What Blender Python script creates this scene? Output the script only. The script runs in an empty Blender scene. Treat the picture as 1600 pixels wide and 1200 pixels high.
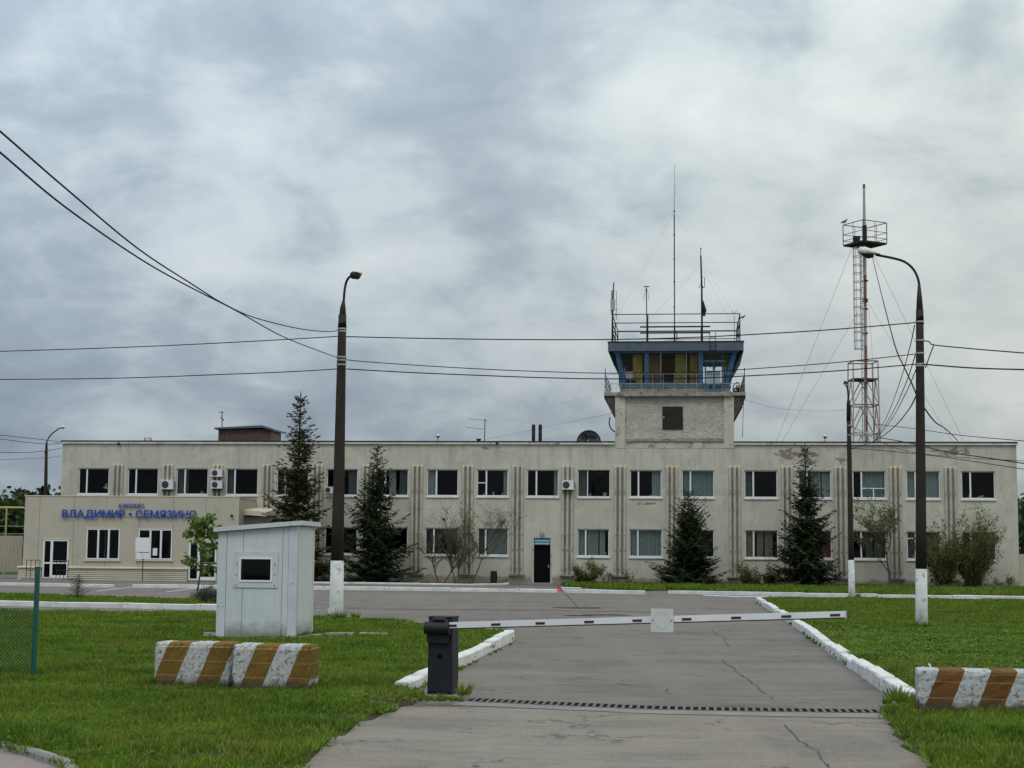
import bpy, math, random
import numpy as np
from mathutils import Vector, Matrix
sc = bpy.context.scene
COL = sc.collection
R = math.radians
PI = math.pi

# ------------------------------------------------------------ camera
F = 2500.0                    # focal length in pixels of the 1600 px wide photograph
EYE = 1.7
TH = math.atan(267.0 / F)
RO = 0.0095
cF = Vector((0, math.cos(TH), math.sin(TH)))
cR0 = Vector((1, 0, 0)); cU0 = Vector((0, -math.sin(TH), math.cos(TH)))
cR = cR0 * math.cos(RO) + cU0 * math.sin(RO)
cU = cU0 * math.cos(RO) - cR0 * math.sin(RO)
CAM = Vector((0, 0, EYE))
cd = bpy.data.cameras.new('camera'); cam = bpy.data.objects.new('camera', cd); COL.objects.link(cam)
cd.sensor_width = 36; cd.lens = F / 1600 * 36; cd.clip_end = 5000; cd.clip_start = .1
cam.matrix_world = Matrix.Translation(CAM) @ Matrix((cR, cU, -cF)).transposed().to_4x4()
sc.camera = cam

# ------------------------------------------------------------ light
SUN_EL, SUN_AZ = 56, 205       # azimuth clockwise from +Y (view direction); the sun stands behind the camera, veiled
world = bpy.data.worlds.new('World'); sc.world = world; world.use_nodes = True
def build_world():
    nt = world.node_tree; N = nt.nodes; L = nt.links; N.clear()
    out = N.new('ShaderNodeOutputWorld'); bg = N.new('ShaderNodeBackground'); L.new(bg.outputs[0], out.inputs[0])
    sky = N.new('ShaderNodeTexSky'); sky.sky_type = 'NISHITA'; sky.sun_disc = False
    sky.sun_elevation = R(SUN_EL); sky.sun_rotation = R(SUN_AZ)
    tc = N.new('ShaderNodeTexCoord'); sep = N.new('ShaderNodeSeparateXYZ'); L.new(tc.outputs['Generated'], sep.inputs[0])
    def M(op, a, b=None, c=None, clamp=False):
        n = N.new('ShaderNodeMath'); n.operation = op; n.use_clamp = clamp
        for i, v in enumerate((a, b, c)):
            if v is None: continue
            if isinstance(v, (int, float)): n.inputs[i].default_value = v
            else: L.new(v, n.inputs[i])
        return n.outputs[0]
    z = M('MAXIMUM', sep.outputs[2], 0.0)
    zz = M('ADD', z, 0.42)
    comb = N.new('ShaderNodeCombineXYZ')
    L.new(M('DIVIDE', sep.outputs[0], zz), comb.inputs[0]); L.new(M('DIVIDE', sep.outputs[1], zz), comb.inputs[1])
    def noise(scale, det, rough, off, dist=0.0):
        mp = N.new('ShaderNodeMapping'); mp.inputs['Location'].default_value = off; L.new(comb.outputs[0], mp.inputs[0])
        n = N.new('ShaderNodeTexNoise'); n.inputs['Scale'].default_value = scale; n.inputs['Detail'].default_value = det
        n.inputs['Roughness'].default_value = rough; n.inputs['Distortion'].default_value = dist; L.new(mp.outputs[0], n.inputs[0])
        return n.outputs[0]
    a = noise(2.3, 5, .52, (5.3, 2.9, 0), .15); b = noise(7.0, 6, .58, (9.1, 1.4, 2), .25)
    f = M('ADD', M('MULTIPLY', a, .52), M('MULTIPLY', b, .48))
    # broad brightening of the veil towards the upper right of the view
    f = M('ADD', f, M('MULTIPLY', sep.outputs[0], .22))
    ramp = N.new('ShaderNodeValToRGB'); L.new(f, ramp.inputs[0]); cr = ramp.color_ramp
    cr.elements[0].position = .345; cr.elements[0].color = (.285, .335, .39, 1)
    cr.elements[1].position = .70; cr.elements[1].color = (.66, .705, .705, 1)
    e = cr.elements.new(.46); e.color = (.375, .43, .475, 1)
    e = cr.elements.new(.54); e.color = (.50, .555, .575, 1)
    # bluer cloud on the left, warmer thin cloud on the right
    tn = N.new('ShaderNodeMix'); tn.data_type = 'RGBA'; tn.inputs[6].default_value = (.965, 1.0, 1.07, 1); tn.inputs[7].default_value = (1.03, 1.02, .96, 1)
    L.new(M('ADD', M('MULTIPLY', sep.outputs[0], 1.5), .42, None, True), tn.inputs[0])
    tm = N.new('ShaderNodeMix'); tm.data_type = 'RGBA'; tm.blend_type = 'MULTIPLY'; tm.inputs[0].default_value = 1
    L.new(ramp.outputs[0], tm.inputs[6]); L.new(tn.outputs[2], tm.inputs[7])
    # overcast sky: brighter towards the zenith
    g = M('ADD', M('MULTIPLY', z, 1.9), .66)
    g = M('MINIMUM', g, 2.1)
    mul = N.new('ShaderNodeMix'); mul.data_type = 'RGBA'; mul.blend_type = 'MULTIPLY'; mul.inputs[0].default_value = 1
    cg = N.new('ShaderNodeCombineColor'); [L.new(g, cg.inputs[i]) for i in range(3)]
    L.new(tm.outputs[2], mul.inputs[6]); L.new(cg.outputs[0], mul.inputs[7])
    sc10 = N.new('ShaderNodeMix'); sc10.data_type = 'RGBA'; sc10.blend_type = 'MIX'; sc10.inputs[0].default_value = .985
    # cloud deck covers the clear sky almost completely; both are scaled by the background strength
    up = N.new('ShaderNodeVectorMath'); up.operation = 'SCALE'; up.inputs['Scale'].default_value = 10.0
    L.new(mul.outputs[2], up.inputs[0]); L.new(sky.outputs[0], sc10.inputs[6]); L.new(up.outputs[0], sc10.inputs[7])
    L.new(sc10.outputs[2], bg.inputs[0]); bg.inputs[1].default_value = 0.1
build_world()
sl = bpy.data.lights.new('sun', 'SUN'); sl.energy = 1.0; sl.angle = R(25); sl.color = (1, .97, .92)
so = bpy.data.objects.new('sun', sl); COL.objects.link(so)
sd = Vector((math.sin(R(SUN_AZ)) * math.cos(R(SUN_EL)), math.cos(R(SUN_AZ)) * math.cos(R(SUN_EL)), math.sin(R(SUN_EL))))
so.rotation_euler = (-sd).to_track_quat('-Z', 'Y').to_euler(); so.location = (0, 0, 60)
vs = sc.view_settings
sc.display_settings.display_device = 'sRGB'
vs.view_transform = 'Standard'; vs.look = 'None'; vs.gamma = 1; vs.use_curve_mapping = False; vs.exposure = .12
sc.cycles.max_bounces = 6; sc.cycles.transparent_max_bounces = 12
try: sc.cycles.use_denoising = True
except Exception: pass

# ------------------------------------------------------------ measuring: rays of the survey photograph -> real points
def ray(px, py): return cF * F + cR * (px - 800) - cU * (py - 600)
def G(px, py, z=0.0):
    d = ray(px, py); t = (z - EYE) / d.z; return CAM + d * t
def P(px, py, Y):
    d = ray(px, py); return CAM + d * (Y / d.y)
def VPl(px, py, p0, e):         # on the vertical plane through p0 along horizontal direction e
    n = Vector((e.y, -e.x, 0)); d = ray(px, py); return CAM + d * ((p0 - CAM).dot(n) / d.dot(n))
TA = .1125; AL = math.atan(TA)
O = G(800, 912.5); O.z = 0
UU = Vector((math.cos(AL), -math.sin(AL), 0)); WW = Vector((math.sin(AL), math.cos(AL), 0))
def W(u, y, v): return O + UU * u + WW * y + Vector((0, 0, v))
def FL(px, py, yl=0.0):         # pixel -> (u, v) on the plane parallel to the facade, yl behind it
    q = VPl(px, py, O + WW * yl, UU) - O; return q.dot(UU), q.z
def fu(px, py, yl=0.0): return FL(px, py, yl)[0]
def fv(py, yl=0.0, px=800): return FL(px, py, yl)[1]

# ------------------------------------------------------------ mesh builder
class MB:
    def __init__(s): s.v = []; s.f = []; s.mi = []; s.m = 0
    def add(s, vs, fs):
        b = len(s.v); s.v += [tuple(p) for p in vs]; s.f += [tuple(b + i for i in f) for f in fs]; s.mi += [s.m] * len(fs); return s
    def box(s, x0, x1, y0, y1, z0, z1):
        return s.add([(x0,y0,z0),(x1,y0,z0),(x1,y1,z0),(x0,y1,z0),(x0,y0,z1),(x1,y0,z1),(x1,y1,z1),(x0,y1,z1)],
                     [(0,3,2,1),(4,5,6,7),(0,1,5,4),(1,2,6,5),(2,3,7,6),(3,0,4,7)])
    def hexa(s, p):             # 8 corners in box order
        return s.add(p, [(0,3,2,1),(4,5,6,7),(0,1,5,4),(1,2,6,5),(2,3,7,6),(3,0,4,7)])
    def quad(s, a, b, c, d): return s.add([a, b, c, d], [(0, 1, 2, 3)])
    def beam(s, a, b, w, h=None):   # rectangular bar between two points
        a = Vector(a); b = Vector(b); h = h or w; d = (b - a).normalized()
        r = Vector((0, 0, 1)); r = Vector((1, 0, 0)) if abs(d.dot(r)) > .95 else r
        x = d.cross(r).normalized() * w / 2; y = d.cross(x).normalized() * h / 2
        return s.hexa([a-x-y, a+x-y, a+x+y, a-x+y, b-x-y, b+x-y, b+x+y, b-x+y])
    def tube(s, pts, rad, n=8, cap=True):
        pts = [Vector(p) for p in pts]; k = len(pts)
        if not hasattr(rad, '__len__'): rad = [rad] * k
        vs = []; fs = []; px = None
        for i, p in enumerate(pts):
            d = (pts[min(i+1, k-1)] - pts[max(i-1, 0)]).normalized()
            if px is None:
                px = d.orthogonal().normalized()
                if abs(d.z) < .9: px = d.cross(Vector((0,0,1))).normalized()
            px = (px - d * px.dot(d))
            px = px.normalized() if px.length > 1e-6 else d.orthogonal().normalized()
            py = d.cross(px)
            for j in range(n):
                a = 2 * PI * j / n; vs.append(p + (px * math.cos(a) + py * math.sin(a)) * rad[i])
        for i in range(k - 1):
            for j in range(n):
                q = (j + 1) % n; fs.append((i*n+j, i*n+q, (i+1)*n+q, (i+1)*n+j))
        if cap: fs.append(tuple(range(n - 1, -1, -1))); fs.append(tuple((k-1)*n + j for j in range(n)))
        return s.add(vs, fs)
    def ball(s, c, r, n=10, m=6, sc=(1, 1, 1)):
        c = Vector(c); vs = []; fs = []
        for i in range(m + 1):
            t = PI * i / m
            for j in range(n):
                a = 2 * PI * j / n
                vs.append(c + Vector((math.sin(t)*math.cos(a)*sc[0], math.sin(t)*math.sin(a)*sc[1], math.cos(t)*sc[2])) * r)
        for i in range(m):
            for j in range(n):
                q = (j + 1) % n; fs.append((i*n+j, (i+1)*n+j, (i+1)*n+q, i*n+q))
        return s.add(vs, fs)
    def obj(s, name, mat, parent=None, smooth=False, loc=None):
        me = bpy.data.meshes.new(name); me.from_pydata(s.v, [], s.f); me.validate()
        for m in (mat if isinstance(mat, (list, tuple)) else [mat]): me.materials.append(m)
        if isinstance(mat, (list, tuple)) and len(me.polygons) == len(s.mi): me.polygons.foreach_set('material_index', s.mi)
        if smooth: me.polygons.foreach_set('use_smooth', [True] * len(me.polygons))
        me.update(); return link(name, me, parent, loc)
def link(name, me, parent=None, loc=None):
    o = bpy.data.objects.new(name, me); COL.objects.link(o)
    if parent is not None: o.parent = parent
    if loc is not None: o.location = loc
    return o
def tag(o, label, cat=None, group=None):
    o['label'] = label
    if cat: o['category'] = cat
    if group: o['group'] = group
    return o
def thing(name, label, cat, loc, rz=0.0, group=None):
    o = bpy.data.objects.new(name, None); COL.objects.link(o); o.location = loc; o.rotation_euler = (0, 0, rz)
    o.empty_display_size = .3; return tag(o, label, cat, group)
def struct(o): o['kind'] = 'structure'; return o
def stuff(o): o['kind'] = 'stuff'; return o
def smooth_path(pts, k=6):
    pts = [Vector(p) for p in pts]; o = []
    for i in range(len(pts) - 1):
        p0 = pts[max(i-1, 0)]; p1 = pts[i]; p2 = pts[i+1]; p3 = pts[min(i+2, len(pts)-1)]
        for j in range(k):
            t = j / k; o.append(.5 * ((2*p1) + (p2-p0)*t + (2*p0-5*p1+4*p2-p3)*t*t + (3*p1-p0-3*p2+p3)*t**3))
    o.append(pts[-1]); return o

# ------------------------------------------------------------ materials
MATS = {}
def nodes(name):
    m = bpy.data.materials.new(name); m.use_nodes = True; nt = m.node_tree; b = nt.nodes['Principled BSDF']; MATS[name] = m
    return m, nt, b
def mathn(nt, op, a, b=None, clamp=False):
    n = nt.nodes.new('ShaderNodeMath'); n.operation = op; n.use_clamp = clamp
    for i, v in enumerate((a, b)):
        if v is None: continue
        if isinstance(v, (int, float)): n.inputs[i].default_value = v
        else: nt.links.new(v, n.inputs[i])
    return n.outputs[0]
def noisen(nt, scale, det=4, rough=.55, stretch=(1, 1, 1), off=(0, 0, 0), coord='Object', dist=0):
    tc = nt.nodes.new('ShaderNodeTexCoord'); mp = nt.nodes.new('ShaderNodeMapping')
    mp.inputs['Scale'].default_value = stretch; mp.inputs['Location'].default_value = off
    nt.links.new(tc.outputs[coord], mp.inputs[0])
    n = nt.nodes.new('ShaderNodeTexNoise'); n.inputs['Scale'].default_value = scale; n.inputs['Detail'].default_value = det
    n.inputs['Roughness'].default_value = rough; n.inputs['Distortion'].default_value = dist
    nt.links.new(mp.outputs[0], n.inputs[0]); return n.outputs[0]
def stepn(nt, v, lo, hi):
    n = nt.nodes.new('ShaderNodeMapRange'); n.inputs[1].default_value = lo; n.inputs[2].default_value = hi; n.clamp = True
    nt.links.new(v, n.inputs[0]); return n.outputs[0]
def mixn(nt, fac, a, b, blend='MIX'):
    n = nt.nodes.new('ShaderNodeMix'); n.data_type = 'RGBA'; n.blend_type = blend
    if isinstance(fac, (int, float)): n.inputs[0].default_value = fac
    else: nt.links.new(fac, n.inputs[0])
    for i, v in ((6, a), (7, b)):
        if isinstance(v, tuple): n.inputs[i].default_value = (*v, 1) if len(v) == 3 else v
        else: nt.links.new(v, n.inputs[i])
    return n.outputs[2]
def sepn(nt):
    tc = nt.nodes.new('ShaderNodeTexCoord'); s = nt.nodes.new('ShaderNodeSeparateXYZ'); nt.links.new(tc.outputs['Object'], s.inputs[0]); return s.outputs
def bumpn(nt, b, h, strength=.3, dist=.02):
    n = nt.nodes.new('ShaderNodeBump'); n.inputs['Strength'].default_value = strength; n.inputs['Distance'].default_value = dist
    nt.links.new(h, n.inputs['Height']); nt.links.new(n.outputs[0], b.inputs['Normal'])
def mat(name, col, rough=.8, var=.15, scale=3, metal=0, bump=0, dirt=None, spec=.5, coord='Object'):
    m, nt, b = nodes(name)
    c1 = tuple(max(0, x * (1 - var)) for x in col); c2 = tuple(min(1, x * (1 + var)) for x in col)
    n = noisen(nt, scale, coord=coord)
    c = mixn(nt, stepn(nt, n, .3, .7), c1, c2)
    if dirt:
        d = noisen(nt, dirt[1], 6, .65, off=(5, 3, 1), coord=coord)
        c = mixn(nt, stepn(nt, d, dirt[2], dirt[2] + .1), c, dirt[0])
    nt.links.new(c, b.inputs['Base Color']); b.inputs['Roughness'].default_value = rough; b.inputs['Metallic'].default_value = metal
    b.inputs['Specular IOR Level'].default_value = spec
    if bump: bumpn(nt, b, noisen(nt, 60, 5, coord=coord), bump, .01)
    return m
def glassmat(name, tint, refl=.10):
    m, nt, b = nodes(name); nt.nodes.remove(b)
    out = nt.nodes['Material Output']; tr = nt.nodes.new('ShaderNodeBsdfTransparent'); tr.inputs[0].default_value = (*tint, 1)
    gl = nt.nodes.new('ShaderNodeBsdfGlossy'); gl.inputs['Roughness'].default_value = .03
    fr = nt.nodes.new('ShaderNodeFresnel'); fr.inputs[0].default_value = 1.5
    mx = nt.nodes.new('ShaderNodeMixShader'); nt.links.new(mathn(nt, 'MULTIPLY', fr.outputs[0], refl * 10), mx.inputs[0])
    nt.links.new(tr.outputs[0], mx.inputs[1]); nt.links.new(gl.outputs[0], mx.inputs[2]); nt.links.new(mx.outputs[0], out.inputs[0])
    return m
def plaster():
    m, nt, b = nodes('plaster')
    s = sepn(nt)
    base = mixn(nt, stepn(nt, noisen(nt, .35, 5, .6), .3, .7), (.445, .425, .35), (.54, .515, .43))
    base = mixn(nt, mathn(nt, 'MULTIPLY', stepn(nt, noisen(nt, 1.3, 7, .7, off=(4, 0, 2)), .46, .74), .45), base, (.36, .34, .30))
    # rain streaks, strongest below the parapet
    st = noisen(nt, 1.0, 6, .68, (2.2, 2.2, .30), off=(1, 2, 3))
    high = stepn(nt, s[2], 5.5, 8.6)
    k = mathn(nt, 'MULTIPLY', stepn(nt, st, .46, .72), mathn(nt, 'ADD', mathn(nt, 'MULTIPLY', high, .45), .25))
    base = mixn(nt, k, base, (.24, .21, .165))
    pt_ = noisen(nt, .75, 2, .5, (1, 1, 1.5), off=(9, 3, 6)); base = mixn(nt, mathn(nt, 'MULTIPLY', stepn(nt, pt_, .57, .60), .40), base, (.57, .545, .455))
    pt2 = noisen(nt, 1.1, 7, .75, (1, 1, .55), off=(2, 8, 1)); base = mixn(nt, mathn(nt, 'MULTIPLY', stepn(nt, pt2, .60, .70), .5), base, (.27, .245, .20))
    # bare render near the ground
    low = mathn(nt, 'SUBTRACT', .75, mathn(nt, 'ADD', mathn(nt, 'MULTIPLY', s[2], 1.0), mathn(nt, 'MULTIPLY', noisen(nt, 2.2, 6, .7, off=(2, 9, 4)), .55)))
    base = mixn(nt, mathn(nt, 'MULTIPLY', stepn(nt, low, -.02, .12), .8), base, (.20, .185, .155))
    # flaked patches on the right wing below the parapet
    def blob(u, v, ru, rv):
        a = mathn(nt, 'DIVIDE', mathn(nt, 'SUBTRACT', s[0], u), ru); c = mathn(nt, 'DIVIDE', mathn(nt, 'SUBTRACT', s[2], v), rv)
        d = mathn(nt, 'ADD', mathn(nt, 'MULTIPLY', a, a), mathn(nt, 'MULTIPLY', c, c)); return mathn(nt, 'SUBTRACT', 1.0, d, True)
    pn = noisen(nt, 2.6, 6, .68, (1, 1, 1.6), off=(7, 7, 1))
    acc = None
    for (px, py, ru, rv) in ((1238, 710, 1.5, .55), (1262, 715, .9, .8), (1318, 720, .9, .3), (1490, 705, 1.6, .35), (1010, 787, .8, .12), (765, 700, .8, .12)):
        u, v = FL(px, py); q = blob(u, v, ru, rv); acc = q if acc is None else mathn(nt, 'MAXIMUM', acc, q)
    pk = mathn(nt, 'ADD', mathn(nt, 'MULTIPLY', acc, .30), pn)
    pk = mathn(nt, 'MULTIPLY', stepn(nt, pk, .70, .76), mathn(nt, 'GREATER_THAN', acc, .01))
    base = mixn(nt, mathn(nt, 'MULTIPLY', pk, .75), base, (.155, .10, .072))
    nt.links.new(base, b.inputs['Base Color']); b.inputs['Roughness'].default_value = .93; b.inputs['Specular IOR Level'].default_value = .2
    bumpn(nt, b, noisen(nt, 14, 6, .7), .5, .03)
    return m
def rough_plaster():
    m, nt, b = nodes('rough_plaster')
    c = mixn(nt, stepn(nt, noisen(nt, 1.2, 6, .6), .3, .7), (.38, .36, .30), (.52, .49, .42))
    c = mixn(nt, stepn(nt, noisen(nt, 5, 6, .7, (1, 1, 1.8)), .5, .72), c, (.27, .25, .21))
    nt.links.new(c, b.inputs['Base Color']); b.inputs['Roughness'].default_value = .95
    bumpn(nt, b, noisen(nt, 5, 7, .7, (1, 1, 1.6)), .9, .10); return m
def asphalt(name, c1, c2, c3, streak):
    m, nt, b = nodes(name)
    big = noisen(nt, .22, 5, .6, streak); mid = noisen(nt, 1.1, 6, .65, streak, off=(3, 1, 0)); fine = noisen(nt, 55, 3, .7)
    c = mixn(nt, stepn(nt, big, .40, .60), tuple(x * .88 for x in c1), tuple(x * 1.10 for x in c2))
    c = mixn(nt, mathn(nt, 'MULTIPLY', stepn(nt, mid, .45, .72), .55), c, c3)
    md2 = noisen(nt, 1.5, 6, .7, (.55, 1.9, 1), off=(1, 7, 0)); c = mixn(nt, mathn(nt, 'MULTIPLY', stepn(nt, md2, .44, .60), .62), c, tuple(x * .62 for x in c1))
    tr_ = noisen(nt, 1.0, 3, .5, (1.1, .04, 1), off=(4, 4, 4)); c = mixn(nt, mathn(nt, 'MULTIPLY', stepn(nt, tr_, .5, .62), .35), c, tuple(x * 1.25 for x in c2))
    md4 = noisen(nt, 5.5, 6, .75, (.6, 1.7, 1), off=(2, 7, 5)); c = mixn(nt, mathn(nt, 'MULTIPLY', stepn(nt, md4, .50, .64), .6), c, tuple(x * .50 for x in c1))
    md5 = noisen(nt, .35, 5, .7, (1, 2.4, 1), off=(21, 7, 5)); c = mixn(nt, mathn(nt, 'MULTIPLY', stepn(nt, md5, .53, .58), .30), c, tuple(x * 1.35 for x in c2))
    md3 = noisen(nt, .5, 4, .6, off=(11, 2, 0)); c = mixn(nt, mathn(nt, 'MULTIPLY', stepn(nt, md3, .48, .58), .55), c, (c2[0] * 1.08, c2[1] * .95, c2[2] * .93))
    c = mixn(nt, mathn(nt, 'MULTIPLY', stepn(nt, fine, .42, .66), .6), c, tuple(x * 1.6 for x in c2))
    # hairline cracks, here and there
    vo = nt.nodes.new('ShaderNodeTexVoronoi'); vo.feature = 'DISTANCE_TO_EDGE'; vo.inputs['Scale'].default_value = .55
    tc = nt.nodes.new('ShaderNodeTexCoord'); wn = nt.nodes.new('ShaderNodeVectorMath'); wn.operation = 'ADD'
    nz = nt.nodes.new('ShaderNodeTexNoise'); nz.inputs['Scale'].default_value = 2.5; nz.inputs['Detail'].default_value = 5
    nt.links.new(tc.outputs['Object'], nz.inputs[0]); nt.links.new(tc.outputs['Object'], wn.inputs[0]); nt.links.new(nz.outputs[1], wn.inputs[1]); nt.links.new(wn.outputs[0], vo.inputs[0])
    ck = mathn(nt, 'LESS_THAN', vo.outputs[0], .011); pres = stepn(nt, noisen(nt, .3, 3, off=(8, 8, 0)), .52, .56)
    c = mixn(nt, mathn(nt, 'MULTIPLY', mathn(nt, 'MULTIPLY', ck, pres), .6), c, (.03, .028, .027))
    nt.links.new(c, b.inputs['Base Color']); b.inputs['Roughness'].default_value = .85; b.inputs['Specular IOR Level'].default_value = .25
    bumpn(nt, b, noisen(nt, 30, 5, .7), .35, .02); return m
def lawnmat():
    m, nt, b = nodes('lawn_soil')
    c = mixn(nt, stepn(nt, noisen(nt, .8, 6, .65), .35, .65), (.022, .044, .007), (.038, .070, .010))
    a = nt.nodes.new('ShaderNodeAttribute'); a.attribute_name = 'dirt'
    k = mathn(nt, 'ADD', a.outputs['Fac'], mathn(nt, 'MULTIPLY', mathn(nt, 'SUBTRACT', noisen(nt, 2.5, 5, .7, off=(3, 3, 3)), .5), .9))
    c = mixn(nt, stepn(nt, k, .42, .6), c, (.060, .046, .034))
    nt.links.new(c, b.inputs['Base Color']); b.inputs['Roughness'].default_value = 1; b.inputs['Specular IOR Level'].default_value = .1
    bumpn(nt, b, noisen(nt, 20, 5, .7), .8, .03); return m
def bladematerial(name, dark, mid, light, scale=.6, trans=.25):
    m, nt, b = nodes(name)
    a = nt.nodes.new('ShaderNodeAttribute'); a.attribute_name = 'tone'
    c = mixn(nt, stepn(nt, noisen(nt, scale, 5, .65), .33, .67), dark, mid)
    c = mixn(nt, mathn(nt, 'MULTIPLY', a.outputs['Fac'], .75), c, light)
    c = mixn(nt, mathn(nt, 'MULTIPLY', stepn(nt, noisen(nt, .45, 6, .75, off=(6, 6, 0)), .50, .66), .5), c, (light[0] * 1.0, light[1] * .72, light[2] * 1.3))
    c = mixn(nt, mathn(nt, 'MULTIPLY', stepn(nt, noisen(nt, 3.5, 5, .75, off=(1, 6, 0)), .54, .62), .55), c, tuple(x * .6 for x in dark))
    nt.links.new(c, b.inputs['Base Color']); b.inputs['Roughness'].default_value = .6; b.inputs['Specular IOR Level'].default_value = .3
    t = nt.nodes.new('ShaderNodeBsdfTranslucent'); nt.links.new(c, t.inputs[0]); mx = nt.nodes.new('ShaderNodeMixShader'); mx.inputs[0].default_value = trans
    out = nt.nodes['Material Output']; nt.links.new(b.outputs[0], mx.inputs[1]); nt.links.new(t.outputs[0], mx.inputs[2]); nt.links.new(mx.outputs[0], out.inputs[0])
    return m
def leafmat(name, c1, c2, trans=.2):
    m, nt, b = nodes(name)
    g = nt.nodes.new('ShaderNodeNewGeometry')
    k = mathn(nt, 'ADD', mathn(nt, 'MULTIPLY', g.outputs['Random Per Island'], .6), mathn(nt, 'MULTIPLY', stepn(nt, noisen(nt, 1.7, 3), .35, .65), .4))
    c = mixn(nt, k, c1, c2); nt.links.new(c, b.inputs['Base Color']); b.inputs['Roughness'].default_value = .6; b.inputs['Specular IOR Level'].default_value = .3
    t = nt.nodes.new('ShaderNodeBsdfTranslucent'); nt.links.new(c, t.inputs[0]); mx = nt.nodes.new('ShaderNodeMixShader'); mx.inputs[0].default_value = trans
    out = nt.nodes['Material Output']; nt.links.new(b.outputs[0], mx.inputs[1]); nt.links.new(t.outputs[0], mx.inputs[2]); nt.links.new(mx.outputs[0], out.inputs[0])
    return m
def stripes(name, phase, orange, period=.54, slant=.40):
    m, nt, b = nodes(name); s = sepn(nt)
    q = mathn(nt, 'ADD', mathn(nt, 'SUBTRACT', s[0], mathn(nt, 'MULTIPLY', s[2], slant)), phase)
    q = mathn(nt, 'ADD', q, mathn(nt, 'MULTIPLY', noisen(nt, 9, 3), .02))
    w = mathn(nt, 'GREATER_THAN', mathn(nt, 'FRACT', mathn(nt, 'DIVIDE', mathn(nt, 'ADD', q, 5.4), period)), .5)
    oc = mixn(nt, stepn(nt, noisen(nt, 4, 6, .7), .3, .7), orange, tuple(x * .62 for x in orange))
    wc = mixn(nt, stepn(nt, noisen(nt, 3, 5, .7, off=(2, 2, 2)), .3, .7), (.36, .37, .37), (.48, .49, .48))
    wc = mixn(nt, stepn(nt, noisen(nt, 22, 6, .75, off=(1, 5, 2)), .52, .60), wc, (.12, .12, .115))
    oc = mixn(nt, stepn(nt, noisen(nt, 16, 6, .75, off=(6, 5, 2)), .60, .68), oc, (.10, .075, .05))
    c = mixn(nt, w, wc, oc)
    # horizontal casting lines
    ln = mathn(nt, 'LESS_THAN', mathn(nt, 'FRACT', mathn(nt, 'DIVIDE', mathn(nt, 'ADD', s[2], mathn(nt, 'MULTIPLY', noisen(nt, 5), .02)), .17)), .045)
    c = mixn(nt, mathn(nt, 'MULTIPLY', ln, .35), c, (.5, .4, .25))
    # bare chipped concrete on the arrises and mud at the foot
    c = mixn(nt, stepn(nt, mathn(nt, 'SUBTRACT', mathn(nt, 'MULTIPLY', noisen(nt, 8, 6, .7, off=(3, 0, 0)), .3), s[2]), .0, .08), c, (.07, .055, .035))
    nt.links.new(c, b.inputs['Base Color']); b.inputs['Roughness'].default_value = .9; b.inputs['Specular IOR Level'].default_value = .25
    bumpn(nt, b, noisen(nt, 25, 6, .7), .6, .02); return m
def polemat():
    m = mat('pole_concrete', (.034, .027, .022), .9, .25, 2.0, bump=.3, dirt=((.055, .045, .038), 3, .60), spec=.2); return m

PLAS = plaster(); RPLAS = rough_plaster()
PVC = mat('white_pvc', (.70, .72, .73), .4, .04, 2)
SILL = mat('white_sill', (.62, .63, .62), .5, .12, 4, dirt=((.30, .28, .25), 5, .66))
GLASS = glassmat('window_glass', (.66, .70, .70), .05)
GLASS_DARK = glassmat('dark_glass', (.30, .33, .35), .06)
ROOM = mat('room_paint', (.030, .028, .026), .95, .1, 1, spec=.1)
BL_GREY = mat('blind_grey', (.42, .47, .45), .8, .12, 3)
BL_TEAL = mat('blind_teal', (.34, .43, .41), .8, .12, 3)
BL_TAN = mat('curtain_tan', (.38, .31, .22), .85, .2, 3)
BL_DARK = mat('curtain_dark', (.16, .17, .16), .85, .2, 3)
BL_YEL = mat('curtain_yellow', (.62, .44, .12), .85, .25, 4)
BL_OLIVE = mat('curtain_olive', (.42, .40, .12), .85, .25, 4)
BL_BROWN = mat('panel_brown', (.36, .22, .12), .8, .3, 2)
RED = mat('red_cloth', (.30, .03, .02), .8, .2, 2)
PAPER = mat('paper', (.68, .69, .70), .8, .06, 5)
CLAD = mat('beige_cladding', (.42, .385, .30), .55, .06, .8, dirt=((.36, .325, .26), 1.2, .60))
CLADL = mat('cream_trim', (.58, .53, .42), .5, .08, 2)
BLUE = mat('sign_blue', (.003, .055, .36), .4, .1, 3)
FLASH = mat('roof_flashing', (.60, .59, .56), .6, .15, 1.5, dirt=((.26, .24, .21), 2, .58))
DARKM = mat('dark_metal', (.012, .012, .013), .6, .2, 4, spec=.3)
BLACK = mat('black_void', (.005, .005, .006), .9, .2, 3, spec=.05)
CONC = mat('weathered_concrete', (.27, .25, .215), .95, .25, 2.5, bump=.6, dirt=((.13, .115, .095), 3, .54))
CABBLUE = mat('cab_blue_paint', (.050, .125, .235), .55, .18, 3, dirt=((.16, .20, .24), 6, .62))
FASCIA = mat('roof_fascia', (.060, .088, .115), .5, .18, 2.5, dirt=((.16, .17, .17), 4, .60))
GALV = mat('galvanised_steel', (.36, .37, .37), .5, .12, 4, .5)
SHADE_STAIN = mat('shaded_stained_concrete', (.065, .055, .045), .95, .3, 2.5, bump=.5, dirt=((.03, .026, .022), 3, .5))  # bracket concrete: shade below the balcony and stain both put into the colour
RUST = mat('rusty_brown', (.016, .008, .006), .85, .4, 5, bump=.3, dirt=((.060, .032, .018), 7, .58))
MASTW = mat('mast_white_paint', (.36, .34, .31), .7, .15, 2, dirt=((.20, .095, .05), 1.6, .56))
MASTR = mat('mast_red_paint', (.19, .085, .06), .8, .25, 2, dirt=((.36, .33, .30), 2.2, .60))
POLE = polemat()
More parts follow.
